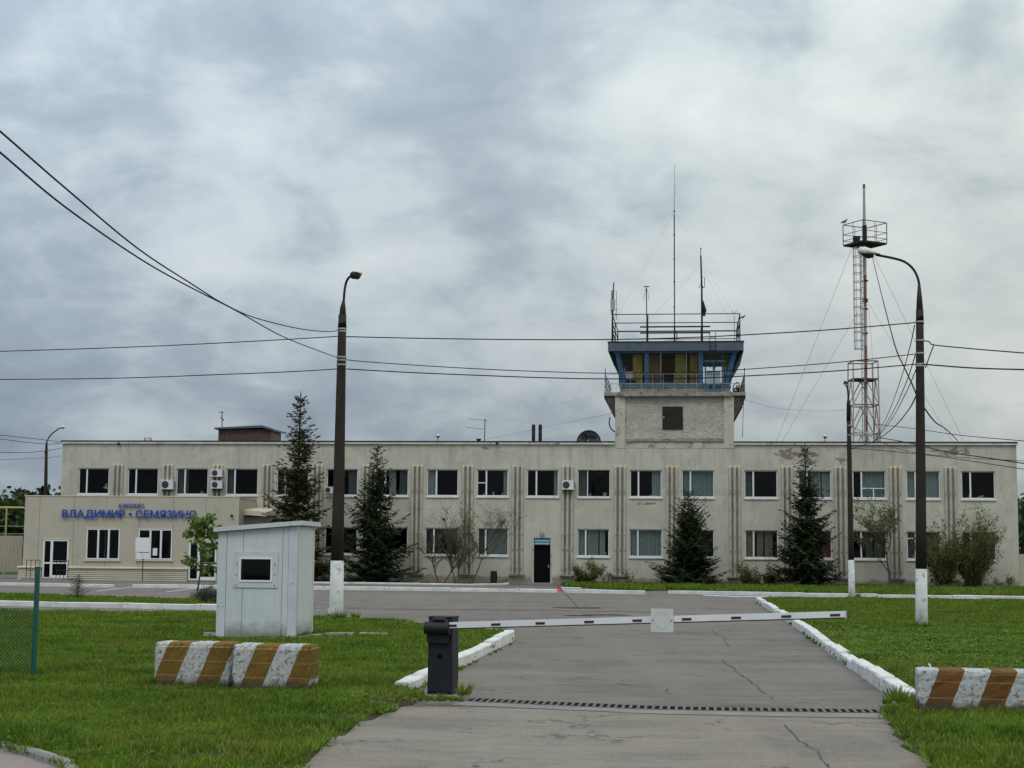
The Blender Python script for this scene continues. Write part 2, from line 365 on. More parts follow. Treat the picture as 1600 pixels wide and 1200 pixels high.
WHITEW = mat('whitewash', (.52, .53, .51), .9, .12, 3, bump=.4, dirt=((.27, .25, .22), 4, .56))
KERB = mat('whitewashed_kerb', (.56, .57, .55), .9, .14, 2, bump=.5, dirt=((.20, .185, .155), 5, .585))
def kioskmat():
    m, nt, b = nodes('kiosk_sheet_metal'); s_ = sepn(nt)
    c = mixn(nt, stepn(nt, noisen(nt, .9, 4), .3, .7), (.52, .555, .58), (.57, .605, .63))
    c = mixn(nt, mathn(nt, 'MULTIPLY', stepn(nt, noisen(nt, 1.5, 6, .7, (6, 6, .5)), .50, .75), .35), c, (.30, .32, .31))
    low = mathn(nt, 'SUBTRACT', mathn(nt, 'MULTIPLY', noisen(nt, 4, 6, .7, off=(1, 1, 1)), .55), s_[2])
    c = mixn(nt, mathn(nt, 'MULTIPLY', stepn(nt, low, -.08, .2), .8), c, (.16, .15, .11))
    c = mixn(nt, mathn(nt, 'MULTIPLY', stepn(nt, noisen(nt, 9, 6, .75, (1, 1, .4), off=(5, 1, 1)), .66, .72), .6), c, (.22, .17, .13))
    nt.links.new(c, b.inputs['Base Color']); b.inputs['Roughness'].default_value = .45; bumpn(nt, b, noisen(nt, 2, 3), .15, .05); return m
KIOSK = kioskmat()
KIOSKT = mat('kiosk_trim', (.51, .545, .565), .45, .08, 2, dirt=((.31, .33, .32), 5, .62))
CABINET = mat('barrier_cabinet_paint', (.010, .011, .018), .6, .12, 5, spec=.3)
CABTOP = mat('barrier_head', (.009, .010, .012), .6, .12, 5, spec=.3)
ARMW = mat('barrier_arm_white', (.66, .67, .68), .4, .05, 3)
REFL = mat('barrier_reflector', (.05, .012, .012), .35, .3, 9)
PLATE = mat('sign_plate', (.52, .53, .50), .6, .06, 4)
PLATE2 = mat('sign_plate_faded_print', (.47, .48, .46), .6, .06, 4)
CONC2 = mat('grey_concrete', (.23, .22, .20), .95, .2, 3, bump=.5)
BARK = mat('bark', (.055, .045, .035), .95, .3, 8, bump=.5)
BARKL = mat('branch_bark', (.10, .085, .062), .95, .3, 6)
SPR = leafmat('spruce_needles', (.009, .018, .006), (.048, .072, .020), .15)
SPRL = leafmat('light_spruce_needles', (.022, .036, .010), (.080, .100, .030), .15)
LEAFY = leafmat('fresh_leaves', (.075, .135, .025), (.17, .25, .06), .35)
LEAFO = leafmat('olive_leaves', (.070, .085, .022), (.150, .170, .055), .35)
LEAFD = leafmat('shrub_leaves', (.055, .070, .016), (.190, .210, .060), .4)
FOR = leafmat('forest_leaves', (.020, .040, .012), (.060, .095, .028), .2)
FOR2 = leafmat('forest_pines', (.012, .026, .012), (.030, .050, .018), .1)
WIRE = mat('cable_black', (.008, .008, .009), .8, .1, 2, spec=.2)
WIREG = mat('guy_wire_grey', (.13, .13, .13), .6, .1, 2)
YEL = mat('gas_pipe_yellow', (.38, .32, .09), .6, .12, 2, dirt=((.2, .17, .1), 3, .64))
GREENP = mat('green_post_paint', (.004, .075, .060), .45, .12, 4, dirt=((.02, .09, .07), 6, .62))
NETG = mat('green_wire', (.012, .045, .022), .6, .2, 4)
PINK = mat('pink_flag', (.60, .10, .14), .8, .1, 4)
DOORB = mat('door_sign_blue', (.015, .10, .16), .5, .1, 4)
DOORL = mat('door_sign_text', (.24, .44, .52), .5, .1, 9)
LAMPW = mat('lamp_glass_cover', (.62, .60, .52), .4, .05, 4)
LINE = mat('road_paint', (.48, .48, .47), .85, .15, 6, dirt=((.16, .155, .15), 9, .55))
MUD = mat('dark_mud', (.040, .033, .027), .95, .35, 4, bump=.6)

# ------------------------------------------------------------ ground, squares, lawns
def inpoly(x, y, poly):
    c = np.zeros(x.shape, bool); n = len(poly)
    for i in range(n):
        x0, y0 = poly[i]; x1, y1 = poly[(i + 1) % n]
        k = ((y0 > y) != (y1 > y)) & (x < (x1 - x0) * (y - y0) / (y1 - y0 + 1e-12) + x0); c ^= k
    return c
def edgedist(x, y, line):
    d = np.full(x.shape, 1e9)
    for (x0, y0), (x1, y1) in zip(line[:-1], line[1:]):
        dx, dy = x1 - x0, y1 - y0; t = np.clip(((x - x0) * dx + (y - y0) * dy) / (dx * dx + dy * dy + 1e-9), 0, 1)
        d = np.minimum(d, np.hypot(x - x0 - t * dx, y - y0 - t * dy))
    return d
def wob(x, y): return (np.sin(x * 1.3 + 2 * np.sin(y * .7)) + np.sin(y * 1.9 + x * .6 + 1) + .6 * np.sin(x * 3.1 - y * 2.7)) / 2.6
def gxy(pts): return [tuple(G(a, b).to_2d()) for a, b in pts]
def sheet(name, poly, z, m):
    # triangulated flat sheet
    import bmesh
    bm = bmesh.new(); vs = [bm.verts.new((x, y, z)) for x, y in poly]
    fa = bm.faces.new(vs); bm.normal_update()
    if fa.normal.z < 0: fa.normal_flip()
    bmesh.ops.triangulate(bm, faces=bm.faces[:])
    me = bpy.data.meshes.new(name); bm.to_mesh(me); bm.free(); me.materials.append(m); return struct(link(name, me))
ASPH = asphalt('asphalt', (.104, .092, .080), (.142, .127, .111), (.076, .068, .059), (.55, 1.5, 1))
APRON = asphalt('asphalt_apron', (.142, .128, .106), (.188, .170, .142), (.112, .098, .082), (.8, 1.2, 1))
GROUND = mat('far_field', (.035, .050, .016), 1, .3, .05, spec=.1)
sheet('ground', [(-2500, -60), (2500, -60), (2500, 3500), (-2500, 3500)], -.06, GROUND)
sheet('asphalt_square', [(-75, 2), (60, 2), (60, 112), (-75, 112)], 0, ASPH)
AP_L = [(720, 1104), (655, 1108), (600, 1121), (560, 1136), (510, 1168), (470, 1203), (430, 1260), (330, 1420)]
AP_R = [(1388, 1131), (1400, 1147), (1420, 1172), (1450, 1198), (1480, 1225), (1560, 1300), (1700, 1420)]
ap = gxy([(720, 1104), (900, 1111), (1060, 1118), (1388, 1124)]) + gxy(AP_R) + gxy(AP_L[::-1])
APN = gxy([(650, 1103), (900, 1111), (1060, 1118), (1410, 1126)]) + gxy([(x + 60, y) for x, y in AP_R]) + gxy([(x - 60, y) for x, y in AP_L[::-1]])
sheet('entrance_road', APN, .004, APRON)

KL = [(628, 1083), (730, 1033), (765, 1015), (797, 1001)]
L1far = [(-400, 951), (0, 957), (335, 963), (500, 968), (620, 975), (740, 985), (788, 992), (797, 998)]
L1 = gxy(L1far + KL[::-1] + [(650, 1098)] + [(600, 1118), (560, 1133), (510, 1165), (470, 1200), (430, 1260), (200, 1290), (120, 1215), (90, 1199), (0, 1175), (-200, 1125), (-400, 1100)])
L2 = gxy([(-400, 926), (0, 931), (200, 936), (345, 941), (420, 946), (345, 950), (0, 944), (-400, 938)])
KR = [(1185, 941), (1240, 975), (1300, 1018), (1360, 1059), (1425, 1103)]
L3 = gxy([(1185, 941), (1200, 937.5), (1320, 937.5), (1600, 941), (2000, 946), (2000, 1300), (1560, 1290), (1480, 1222), (1450, 1195), (1420, 1170), (1400, 1145), (1385, 1125), (1392, 1112), (1425, 1104)] + [(x + 5, y) for x, y in KR[::-1][1:-1]])
def fp(px, yl): u = fu(px, 900, yl); return tuple(W(u, yl, 0).to_2d())
L4 = gxy([(878, 917), (1005, 924), (1045, 923), (1320, 929.5), (1600, 932.5), (1900, 937)]) + [fp(1900, -.02), fp(882, -.02)]
L5 = [fp(480, -.02), fp(800, -.02)] + gxy([(797, 911), (775, 913), (640, 911.5), (500, 910)])
LAWN = lawnmat()
def lawn(name, poly, cell, z0, bare=None):
    a = np.array(poly); x0, y0 = a.min(0) - cell; x1, y1 = a.max(0) + cell
    nx = int((x1 - x0) / cell) + 1; ny = int((y1 - y0) / cell) + 1
    X, Y = np.meshgrid(x0 + np.arange(nx + 1) * cell, y0 + np.arange(ny + 1) * cell)
    ed = edgedist(X, Y, list(poly) + [poly[0]]); ins = inpoly(X, Y, poly)
    Z = np.where(ins, z0 + .025 * wob(X * .8, Y * .8) - .05 * np.exp(-ed / .12), -.03)
    Z = np.where(ins, np.maximum(Z, .008), Z)
    keep = (ins[:-1, :-1] | ins[1:, :-1] | ins[:-1, 1:] | ins[1:, 1:])
    vi = np.arange(X.size).reshape(X.shape); q = np.stack([vi[:-1, :-1], vi[:-1, 1:], vi[1:, 1:], vi[1:, :-1]], -1)[keep]
    used = np.unique(q); mp = np.full(X.size, -1); mp[used] = np.arange(len(used))
    V = np.stack([X.ravel()[used], Y.ravel()[used], Z.ravel()[used]], -1)
    me = bpy.data.meshes.new(name); me.from_pydata(V.tolist(), [], mp[q].tolist()); me.materials.append(LAWN)
    d = np.zeros(len(used))
    if bare: d = bare(V[:, 0], V[:, 1])
    at = me.attributes.new('dirt', 'FLOAT', 'POINT'); at.data.foreach_set('value', d.astype(np.float32))
    me.polygons.foreach_set('use_smooth', [True] * len(me.polygons)); me.update()
    return struct(link(name, me))
AP_Lg = gxy(AP_L); AP_Rg = gxy(AP_R)
MUDSPOT = [tuple(G(x, y).to_2d()) + (r,) for x, y, r in ((560, 1128, .8), (500, 1150, .6), (420, 1185, .7), (340, 1195, .5), (640, 1100, .6), (600, 1108, .6), (1430, 1150, .6), (1470, 1180, .5))]
def bare(x, y):
    d = np.exp(-edgedist(x, y, AP_Lg) / .10) * (.5 + .5 * wob(x * 2.3, y * 2.3)) + np.exp(-edgedist(x, y, AP_Rg) / .14) * (.6 + .5 * wob(x * 2.3, y * 2.3))
    for a, b, r in MUDSPOT: d = np.maximum(d, np.exp(-(((x - a) / r) ** 2 + ((y - b) / (r * .7)) ** 2)) * 1.0)
    return np.clip(d, 0, 1)
lawn('left_lawn', L1, .14, .07, bare); lawn('verge_strip', L2, .4, .07); lawn('right_lawn', L3, .16, .08, bare)
lawn('building_verge', L4, .4, .08); lawn('planting_bed', L5, .3, .06, lambda x, y: x * 0 + .45)

rng = np.random.default_rng(7)
def grass(name, label, poly, mats, base, z0=.07, hmin=.03, hmax=.085, dref=16, power=1.7, wide=1.0, clip=None, clover=False):
    a = np.array(poly); x0, y0 = a.min(0); x1, y1 = a.max(0)
    x0 = max(x0, -26); x1 = min(x1, 34); y0 = max(y0, 11.5)
    nmax = base * (dref / y0) ** power if y0 > dref else base
    area = (x1 - x0) * (y1 - y0); n = int(area * nmax)
    xs = []; ys = []
    for _ in range(max(1, n // 2000000 + 1)):
        k = min(n, 2000000); n -= k
        if k <= 0: break
        x = rng.uniform(x0, x1, k); y = rng.uniform(y0, y1, k); d = np.maximum(y, dref)
        p = (dref / d) ** power * (base / nmax)
        ok = (rng.random(k) < p) & (np.abs(x) < y * .42 + 1.5); x = x[ok]; y = y[ok]
        ok = inpoly(x, y, poly); xs.append(x[ok]); ys.append(y[ok])
    x = np.concatenate(xs); y = np.concatenate(ys)
    b = bare(x, y); ok = rng.random(len(x)) > (b + .35 * wob(x * 3, y * 3)) * 1.15 - .15
    if clip is not None: ok &= clip(x, y)
    x = x[ok]; y = y[ok]; n = len(x)
    x = x + rng.normal(0, .05, n); y = y + rng.normal(0, .05, n)
    z = z0 + .025 * wob(x * .8, y * .8) - .012
    h = rng.uniform(hmin, hmax, n) * (1 + .6 * wob(x * 1.7 + 5, y * 1.7)); dist = np.hypot(x, y)
    w = (.006 + .00062 * dist) * wide * rng.uniform(.7, 1.3, n)
    an = rng.uniform(0, PI, n); la = rng.uniform(0, 2 * PI, n); ln = h * rng.uniform(.1, .9, n)
    V = np.zeros((n, 3, 3), np.float32)
    if clover: h = h * .8; ln = ln * 1.3 + .03
    V[:, 0] = np.stack([x - np.cos(an) * w, y - np.sin(an) * w, z], -1); V[:, 1] = np.stack([x + np.cos(an) * w, y + np.sin(an) * w, z], -1)
    V[:, 2] = np.stack([x + np.cos(la) * ln, y + np.sin(la) * ln, z + h], -1)
    if clover:   # a broad leaf held at the tip
        V[:, 0, 2] += h * .6; V[:, 1, 2] += h * .6
    me = bpy.data.meshes.new(name); me.vertices.add(n * 3); me.vertices.foreach_set('co', V.ravel())
    me.loops.add(n * 3); me.loops.foreach_set('vertex_index', np.arange(n * 3, dtype=np.int32))
    me.polygons.add(n); me.polygons.foreach_set('loop_start', np.arange(n, dtype=np.int32) * 3); me.polygons.foreach_set('loop_total', np.full(n, 3, np.int32))
    tone = np.repeat(np.clip(rng.random(n) ** 1.8 * .8 + .22 * wob(x * .9, y * .9 + 4) + .22 * wob(x * 2.6 + 9, y * 2.6), 0, 1), 3).astype(np.float32)
    me.update(calc_edges=True); at = me.attributes.new('tone', 'FLOAT', 'POINT'); at.data.foreach_set('value', tone)
    me.materials.append(mats); o = stuff(link(name, me)); o['label'] = label; print(name, n); return o
BLADE = bladematerial('grass_blades', (.052, .110, .007), (.120, .205, .012), (.24, .32, .036), scale=1.3, trans=.4)
CLOV = bladematerial('clover_leaves', (.065, .135, .010), (.105, .20, .014), (.19, .29, .034), trans=.35)
grass('grass', 'short green grass of the lawn left of the road', L1, BLADE, 2600)
grass('grass', 'short green grass of the lawn right of the road', L3, BLADE, 2400, .08)
grass('grass', 'narrow grass strip behind the white kerb on the left', L2, BLADE, 1500)
grass('grass', 'grass band along the foot of the terminal', L4, BLADE, 1500, .08, .08, .2)
cx, cy = G(1500, 1020).to_2d()
grass('ground_cover', 'broad leafy weeds in the lawn by the right lamp post', L3, CLOV, 1500, .08, .04, .09, wide=1.6, clover=True,
      clip=lambda x, y: (rng.random(len(x)) < np.exp(-(((x - cx - 1) / 5) ** 2 + ((y - cy) / 5.5) ** 2)) * 1.6) & (wob(x * 1.4, y * 1.4) > -.45))
grass('ground_cover', 'broad leafy weeds scattered in the left lawn', L1, CLOV, 900, .07, .03, .07, wide=1.5, clover=True,
      clip=lambda x, y: wob(x * 1.1 + 2, y * 1.1) > .25)
def tufts(label, spots, m=BLADE, hgt=.18, nb=40, rad=.11, z=.02):
    Vs = []; n = 0
    for (x, y, s) in spots:
        k = int(nb * s)
        for _ in range(k):
            a = random.uniform(0, 2 * PI); r = rad * s * random.random(); bx = x + math.cos(a) * r; by = y + math.sin(a) * r
            h = hgt * s * random.uniform(.5, 1.1); w = .008 + .0004 * y; b2 = random.uniform(0, PI); le = h * random.uniform(.1, .8)
            Vs += [(bx - math.cos(b2) * w, by - math.sin(b2) * w, z), (bx + math.cos(b2) * w, by + math.sin(b2) * w, z), (bx + math.cos(a) * le, by + math.sin(a) * le, z + h)]; n += 1
    me = bpy.data.meshes.new('weeds'); me.from_pydata(Vs, [], [(3 * i, 3 * i + 1, 3 * i + 2) for i in range(n)])
    at = me.attributes.new('tone', 'FLOAT', 'POINT'); at.data.foreach_set('value', np.repeat(np.random.default_rng(3).random(n) * .5, 3).astype(np.float32))
    me.materials.append(m); o = stuff(link('weeds', me)); o['label'] = label; return o
random.seed(4)
sp = []
for t in np.linspace(0, 1, 46):
    i = t * (len(KR) - 1); k = min(int(i), len(KR) - 2); f = i - k; x = KR[k][0] * (1 - f) + KR[k + 1][0] * f; y = KR[k][1] * (1 - f) + KR[k + 1][1] * f
    if random.random() < .65: q = G(x - random.uniform(2, 6), y + 3); sp.append((q.x, q.y, random.uniform(.2, .55)))
for t in np.linspace(0, 1, 22):
    x = 628 + 170 * t; y = 1086 - 83 * t
    if random.random() < .75: q = G(x + 8, y + 3); sp.append((q.x, q.y, random.uniform(.25, .5)))
tufts('small weeds growing along the road kerbs', sp)
sp = [(*G(x, y).to_2d(), s) for x, y, s in ((275, 1076, 1.1), (290, 1078, 1.3), (283, 1074, 1.2), (262, 1076, .7), (345, 1080, .8), (440, 1082, .7), (652, 1098, .6), (724, 1094, .7), (690, 1104, .4), (1400, 1103, .8), (1412, 1108, .7), (1385, 1108, .5), (1450, 1113, .6), (1480, 1117, .7), (1530, 1119, .7), (1580, 1120, .7), (530, 973, 1.1), (516, 971, .8), (555, 970, .8), (1430, 984, .7), (1448, 985, .8), (460, 998, .6), (350, 997, .5), (380, 999, .5), (410, 1000, .6), (1340, 936, .9), (1165, 915, .8))]
for x in range(240, 500, 7): sp.append((*G(x + random.uniform(-3, 3), 1079 + random.uniform(-1, 3)).to_2d(), random.uniform(.3, .75)))
for x in range(338, 490, 6): sp.append((*G(x, (999 + (x - 338) * .03 if x < 462 else 1003 - (x - 462) * .2) + random.uniform(-.5, 2)).to_2d(), random.uniform(.3, .7)))
for x in range(1432, 1620, 8): sp.append((*G(x + random.uniform(-3, 3), 1115 + (x - 1432) * .045 + random.uniform(-1, 3)).to_2d(), random.uniform(.3, .75)))
for x in range(655, 722, 6): sp.append((*G(x, 1103 + random.uniform(-2, 2)).to_2d(), random.uniform(.15, .4)))
tufts('taller grass tufts at the feet of blocks and posts', sp, hgt=.22, nb=70, z=.06)

# worn sunken strip of kerb in the left lawn
def strip(name, pts, w, z, m, jit=0):
    g = [G(a, b) for a, b in pts]; g = smooth_path(g, 5); mb = MB(); L = []
    for i, p in enumerate(g):
        d = (g[min(i+1, len(g)-1)] - g[max(i-1, 0)]); n = Vector((d.y, -d.x, 0)).normalized(); ww = w / 2 * (1 + random.uniform(-jit, jit)); p = p + n * random.uniform(-jit, jit) * w * .6
        L.append((p + n * ww, p - n * ww))
    for a, b in zip(L[:-1], L[1:]): mb.quad((a[1].x, a[1].y, z), (a[0].x, a[0].y, z), (b[0].x, b[0].y, z), (b[1].x, b[1].y, z))
    return struct(mb.obj(name, m))
CRACK = mat('crack_dirt', (.066, .058, .050), .95, .5, 9)
for k, pts in enumerate([[(540, 951), (640, 952), (760, 953), (880, 954.5), (960, 955.5), (1040, 957.5)], [(490, 951), (540, 951)]]):
    strip('road_joint', pts, .16, .008, MUD, .35)
for pts in ([(1128, 1030), (1162, 1058), (1181, 1070), (1206, 1092)], [(1225, 1133), (1247, 1157), (1262, 1166), (1275, 1174), (1294, 1198), (1300, 1220)],
            [(1265, 1129), (1300, 1132), (1345, 1130), (1384, 1131)], [(965, 1068), (985, 1072), (1040, 1077), (1045, 1084)], [(1005, 938), (1014, 932), (1016, 928)], [(1110, 985), (1128, 995), (1140, 1010)]):
    strip('road_crack', [(a + random.uniform(-3.5, 3.5), b + random.uniform(-1.2, 1.2)) for (a0, b0), (a1, b1) in zip(pts[:-1], pts[1:]) for a, b in ((a0 + (a1 - a0) * q / 4, b0 + (b1 - b0) * q / 4) for q in range(4))] + [pts[-1]], .013, .0085, CRACK, 1.0)
for a, b in (((151, 924), (207, 917)), ((221, 922), (241, 922.3)), ((260, 925), (307, 919))): strip('parking_line', [a, b], .15 if a[0] != 221 else .25, .005, LINE)
mb = MB()
for x, y, r in ((905, 949.5, .55), (893, 950, .4), (912, 950.5, .35), (930, 961, .3), (955, 961, .35), (905, 962, .3)):
    c = G(x, y); pts = [(c.x + math.cos(a) * r * random.uniform(.6, 1.3) * 1.5, c.y + math.sin(a) * r * random.uniform(.7, 1.3), .009 + .001 * len(mb.f)) for a in np.linspace(0, 2 * PI, 11)[:-1]]
    mb.add(pts, [tuple(range(10))])
struct(mb.obj('pothole', MUD))
# concrete strip beyond the drain
dp = [(716, 1096), (900, 1103.5), (1060, 1110), (1388, 1116)]
strip('drain_edging', [(a, b + 3) for a, b in dp], .50, .0048, mat('edging_concrete', (.19, .175, .16), .9, .2, 2, bump=.4), .05)

# kerbs: polylines of single stones
def kerb(label, pts, length, w=.16, h=.13, gap=.012, jitter=.01, z0=-.05, m=KERB, world=False):
    g = [Vector((*p, 0)) for p in pts] if world else [G(a, b) for a, b in pts]
    if len(g) > 2: g = smooth_path(g, 8)
    base = g[0].copy(); t = bpy.data.objects.new('kerb', None); COL.objects.link(t); t.location = base; t['kind'] = 'structure'; t['label'] = label
    # resample
    ds = [0]
    for a, b in zip(g[:-1], g[1:]): ds.append(ds[-1] + (b - a).length)
    def at(s):
        s = max(0, min(s, ds[-1]))
        for i in range(len(g) - 1):
            if s <= ds[i+1] or i == len(g) - 2:
                f = (s - ds[i]) / max(1e-6, ds[i+1] - ds[i]); return g[i].lerp(g[i+1], f)
    n = max(1, round(ds[-1] / length)); st = ds[-1] / n
    rr = random.Random(len(label)); k = .02
    # a few shared stone meshes with worn, slightly rounded arrises
    ms = []
    for q in range(3):
        mb = MB(); L = st - gap; prof = [(-w/2, z0), (-w/2, h - k), (-w/2 + k, h), (w/2 - k, h), (w/2, h - k), (w/2, z0)]
        xs = [0, k, L * .33, L * .66, L - k, L]; ring = []
        for i, x in enumerate(xs):
            e = .012 if i in (0, 5) else 0
            ring.append([(x, y * (1 - e * 4) + rr.uniform(-.006, .006), z - (e if z > 0 else 0) + rr.uniform(-.006, .004)) for y, z in prof])
        mb.add([p for r_ in ring for p in r_], [(i*6+j, i*6+j+1, (i+1)*6+j+1, (i+1)*6+j) for i in range(5) for j in range(5)] + [(5,4,3,2,1,0), tuple(30 + j for j in range(6))])
        me = bpy.data.meshes.new('kerb_stone'); me.from_pydata(mb.v, [], mb.f); me.materials.append(m); me.update(); ms.append(me)
    for i in range(n):
        a = at(i * st); b = at((i + 1) * st - .01); d = b - a
        o = link('kerb_stone', ms[i % 3], t, a - base + Vector((0, 0, rr.uniform(-jitter, jitter)))); o.rotation_euler = (rr.uniform(-.03, .03), rr.uniform(-.008, .008), math.atan2(d.y, d.x) + rr.uniform(-.012, .012))
    return t
kerb('white kerb curving in from the barrier on the left of the road', KL + [(796, 998.5)], 1.3, .2, .17, .06, .03)
kerb('low white kerb on the far edge of the left lawn', [(796, 997), (788, 992.5), (740, 985.5), (620, 975.5), (500, 968.5)], 1.5, .14, .09, .03)
kerb('long white kerb along the right edge of the road', KR, 2.0, .2, .16, .06, .03)
kerb('white kerb in front of the narrow grass strip on the left', [(-120, 943.5), (0, 946.5), (335, 953), (420, 955)], 2.4, .2, .16, .02)
kerb('white kerb at the parking place, left of the ramp', [(-150, 911), (0, 914.5), (178, 918)], 3, .18, .15)
kerb('white kerb at the parking place, right of the ramp', [(208, 918), (330, 919.5), (500, 921.5)], 3, .2, .16)
kerb('white kerb of the square under the door', [(500, 921.5), (800, 925), (1008, 928.5)], 3, .22, .17)
kerb('upper white kerb along the planting bed', [(490, 911.5), (640, 913.3), (775, 914.5), (797, 911)], 3, .12, .10)
kerb('short white kerb right of the door path', [(878, 919.5), (908, 920.3)], 1.5, .12, .08)
kerb('white kerb between the square and the terminal verge', [(1045, 927.5), (1320, 933), (1600, 937), (1850, 940)], 3, .2, .15)
kerb('low kerb along the far rim of the right lawn', [(1100, 931), (1180, 933.5), (1235, 934.5)], 2, .12, .05)
KGREY = mat('grey_kerb', (.22, .21, .20), .9, .15, 3, bump=.3, dirt=((.12, .11, .09), 6, .58))
kerb('grey kerb of the footpath at the lower left', [(-120, 1137), (0, 1174), (60, 1189), (96, 1201), (140, 1235)], 1.0, .1, .09, m=KGREY)
sheet('footpath', gxy([(-160, 1135), (0, 1175), (90, 1200), (130, 1240), (100, 1330), (-200, 1330)]), .03, asphalt('path_asphalt', (.17, .145, .135), (.21, .18, .17), (.13, .11, .10), (1, 1, 1)))
SK = bpy.data.objects.new('sunken_kerb', None); COL.objects.link(SK); SK['kind'] = 'structure'; SK['label'] = 'worn half buried kerb remains in the grass beside the kiosk'
WORNK = mat('worn_kerb', (.30, .29, .26), .95, .3, 6, dirt=((.06, .07, .03), 4, .5))
mb = MB()
for a, b in (((320, 992), (345, 994)), ((455, 1001), (478, 997)), ((480, 996.5), (512, 993)), ((514, 992.5), (552, 992.2)), ((562, 992.5), (606, 993.5))):
    p = G(*a, .09); q = G(*b, .09); n = Vector((0, .14, 0)); zz = Vector((0, 0, .05))
    mb.hexa([p-n-zz*2, q-n-zz*2, q+n-zz*2, p+n-zz*2, p-n+zz, q-n+zz, q+n+zz, p+n+zz]); mb.obj('kerb_stone', WORNK, SK); mb = MB()

# ------------------------------------------------------------ terminal building
BA = -AL
VT = fv(690.5)             # roof height
bld = thing('terminal_building', 'long two storey pale plaster airport terminal with fluted ribs between its windows', 'building', O, BA)
UPW = [(122,170),(199,247),(275,325),(353,403),(432,482),(510,559),(588,638),(667,716),(745,794),(823,873),(903,953),(984,1034),(1065,1116),(1163,1215),(1247,1299),(1332,1384),(1416,1469),(1502,1555)]
LOW = {5:(507,558),6:(586,637),7:(664,716),8:(746,794),10:(902,952),11:(983,1035),12:(1065,1116),13:(1164,1216),14:(1247,1300),15:(1332,1385),16:(1417,1470),17:(1503,1557)}
V_UT, V_UB = fv(733.5), fv(775.5); V_LT, V_LB = fv(825.5), fv(868)
U0, U1 = fu(94.5, 780), fu(1590, 780)
holes = []
for a, b in UPW: holes.append((fu(a, 752), fu(b, 752), V_UB, V_UT))
upn = len(holes); lowk = sorted(LOW)
for k in lowk: a, b = LOW[k]; holes.append((fu(a, 848), fu(b, 848), V_LB, V_LT))
# ground floor windows behind the annex and the spruce, one axis below each upper window
D0, D1 = fu(834, 875), fu(860, 875); DT = fv(840)
holes.append((D0, D1, -.0, DT))
def wall_face(mb, u0, u1, v0, v1, hs, y=0.0, rev=.22, maxs=6.0):
    us = sorted(set([u0, u1] + [h[0] for h in hs] + [h[1] for h in hs])); vs_ = sorted(set([v0, v1] + [h[2] for h in hs] + [h[3] for h in hs]))
    us = [u for u in us if u0 <= u <= u1]; vs_ = [v for v in vs_ if v0 <= v <= v1]
    for a, b in zip(us[:-1], us[1:]):
        for c, d in zip(vs_[:-1], vs_[1:]):
            m = ((a + b) / 2, (c + d) / 2)
            if any(h[0] < m[0] < h[1] and h[2] < m[1] < h[3] for h in hs): continue
            mb.quad((a, y, c), (b, y, c), (b, y, d), (a, y, d))
    for h in hs:
        a, b, c, d = max(h[0], u0), min(h[1], u1), max(h[2], v0), min(h[3], v1)
        if a >= b or c >= d: continue
        y2 = y + rev
        mb.quad((a, y, c), (a, y, d), (a, y2, d), (a, y2, c)); mb.quad((b, y2, c), (b, y2, d), (b, y, d), (b, y, c))
        mb.quad((a, y, d), (b, y, d), (b, y2, d), (a, y2, d)); mb.quad((a, y2, c), (b, y2, c), (b, y, c), (a, y, c))
mb = MB(); wall_face(mb, U0, U1, -.4, VT - .12, holes)
wall_face(mb, U0, U1, -.4, VT - .12, [(h[0] - .02, h[1] + .02, h[2] - .02, h[3] + .02) for h in holes], .22, .0)
DEP = 13.0
mb.quad((U0, 0, -.4), (U0, 0, VT - .12), (U0, DEP, VT - .12), (U0, DEP, -.4)); mb.quad((U1, 0, -.4), (U1, DEP, -.4), (U1, DEP, VT - .12), (U1, 0, VT - .12))
mb.quad((U0, DEP, -.4), (U0, DEP, VT - .12), (U1, DEP, VT - .12), (U1, DEP, -.4))
mb.obj('wall', PLAS, bld)
TL, TR = fu(961, 690), fu(1147, 690)      # tower shaft edges
mb = MB()
mb.box(U0 - .05, U1 + .05, .0 + .3, DEP + .05, VT - .32, VT - .14)
mb.obj('roof', mat('roof_felt', (.06, .06, .06), .9), bld)
for (a, b) in ((U0 - .06, TL - .01), (TR + .01, U1 + .06)):
    mb = MB(); mb.box(a, b, -.12, .45, VT - .14, VT - .02); mb.obj('parapet_flashing', FLASH, bld)
    mb = MB(); mb.box(a - .02, b + .0, -.15, .47, VT - .02, VT + .045); mb.obj('parapet_cap', DARKM, bld)
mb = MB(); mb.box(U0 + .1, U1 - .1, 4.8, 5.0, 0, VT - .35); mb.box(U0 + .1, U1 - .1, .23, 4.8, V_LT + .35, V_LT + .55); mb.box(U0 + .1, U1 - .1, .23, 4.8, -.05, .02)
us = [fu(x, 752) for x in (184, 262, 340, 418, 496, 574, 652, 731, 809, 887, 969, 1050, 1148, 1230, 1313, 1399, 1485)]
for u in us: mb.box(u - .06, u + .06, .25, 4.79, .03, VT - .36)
mb.obj('interior_partitions', ROOM, bld)
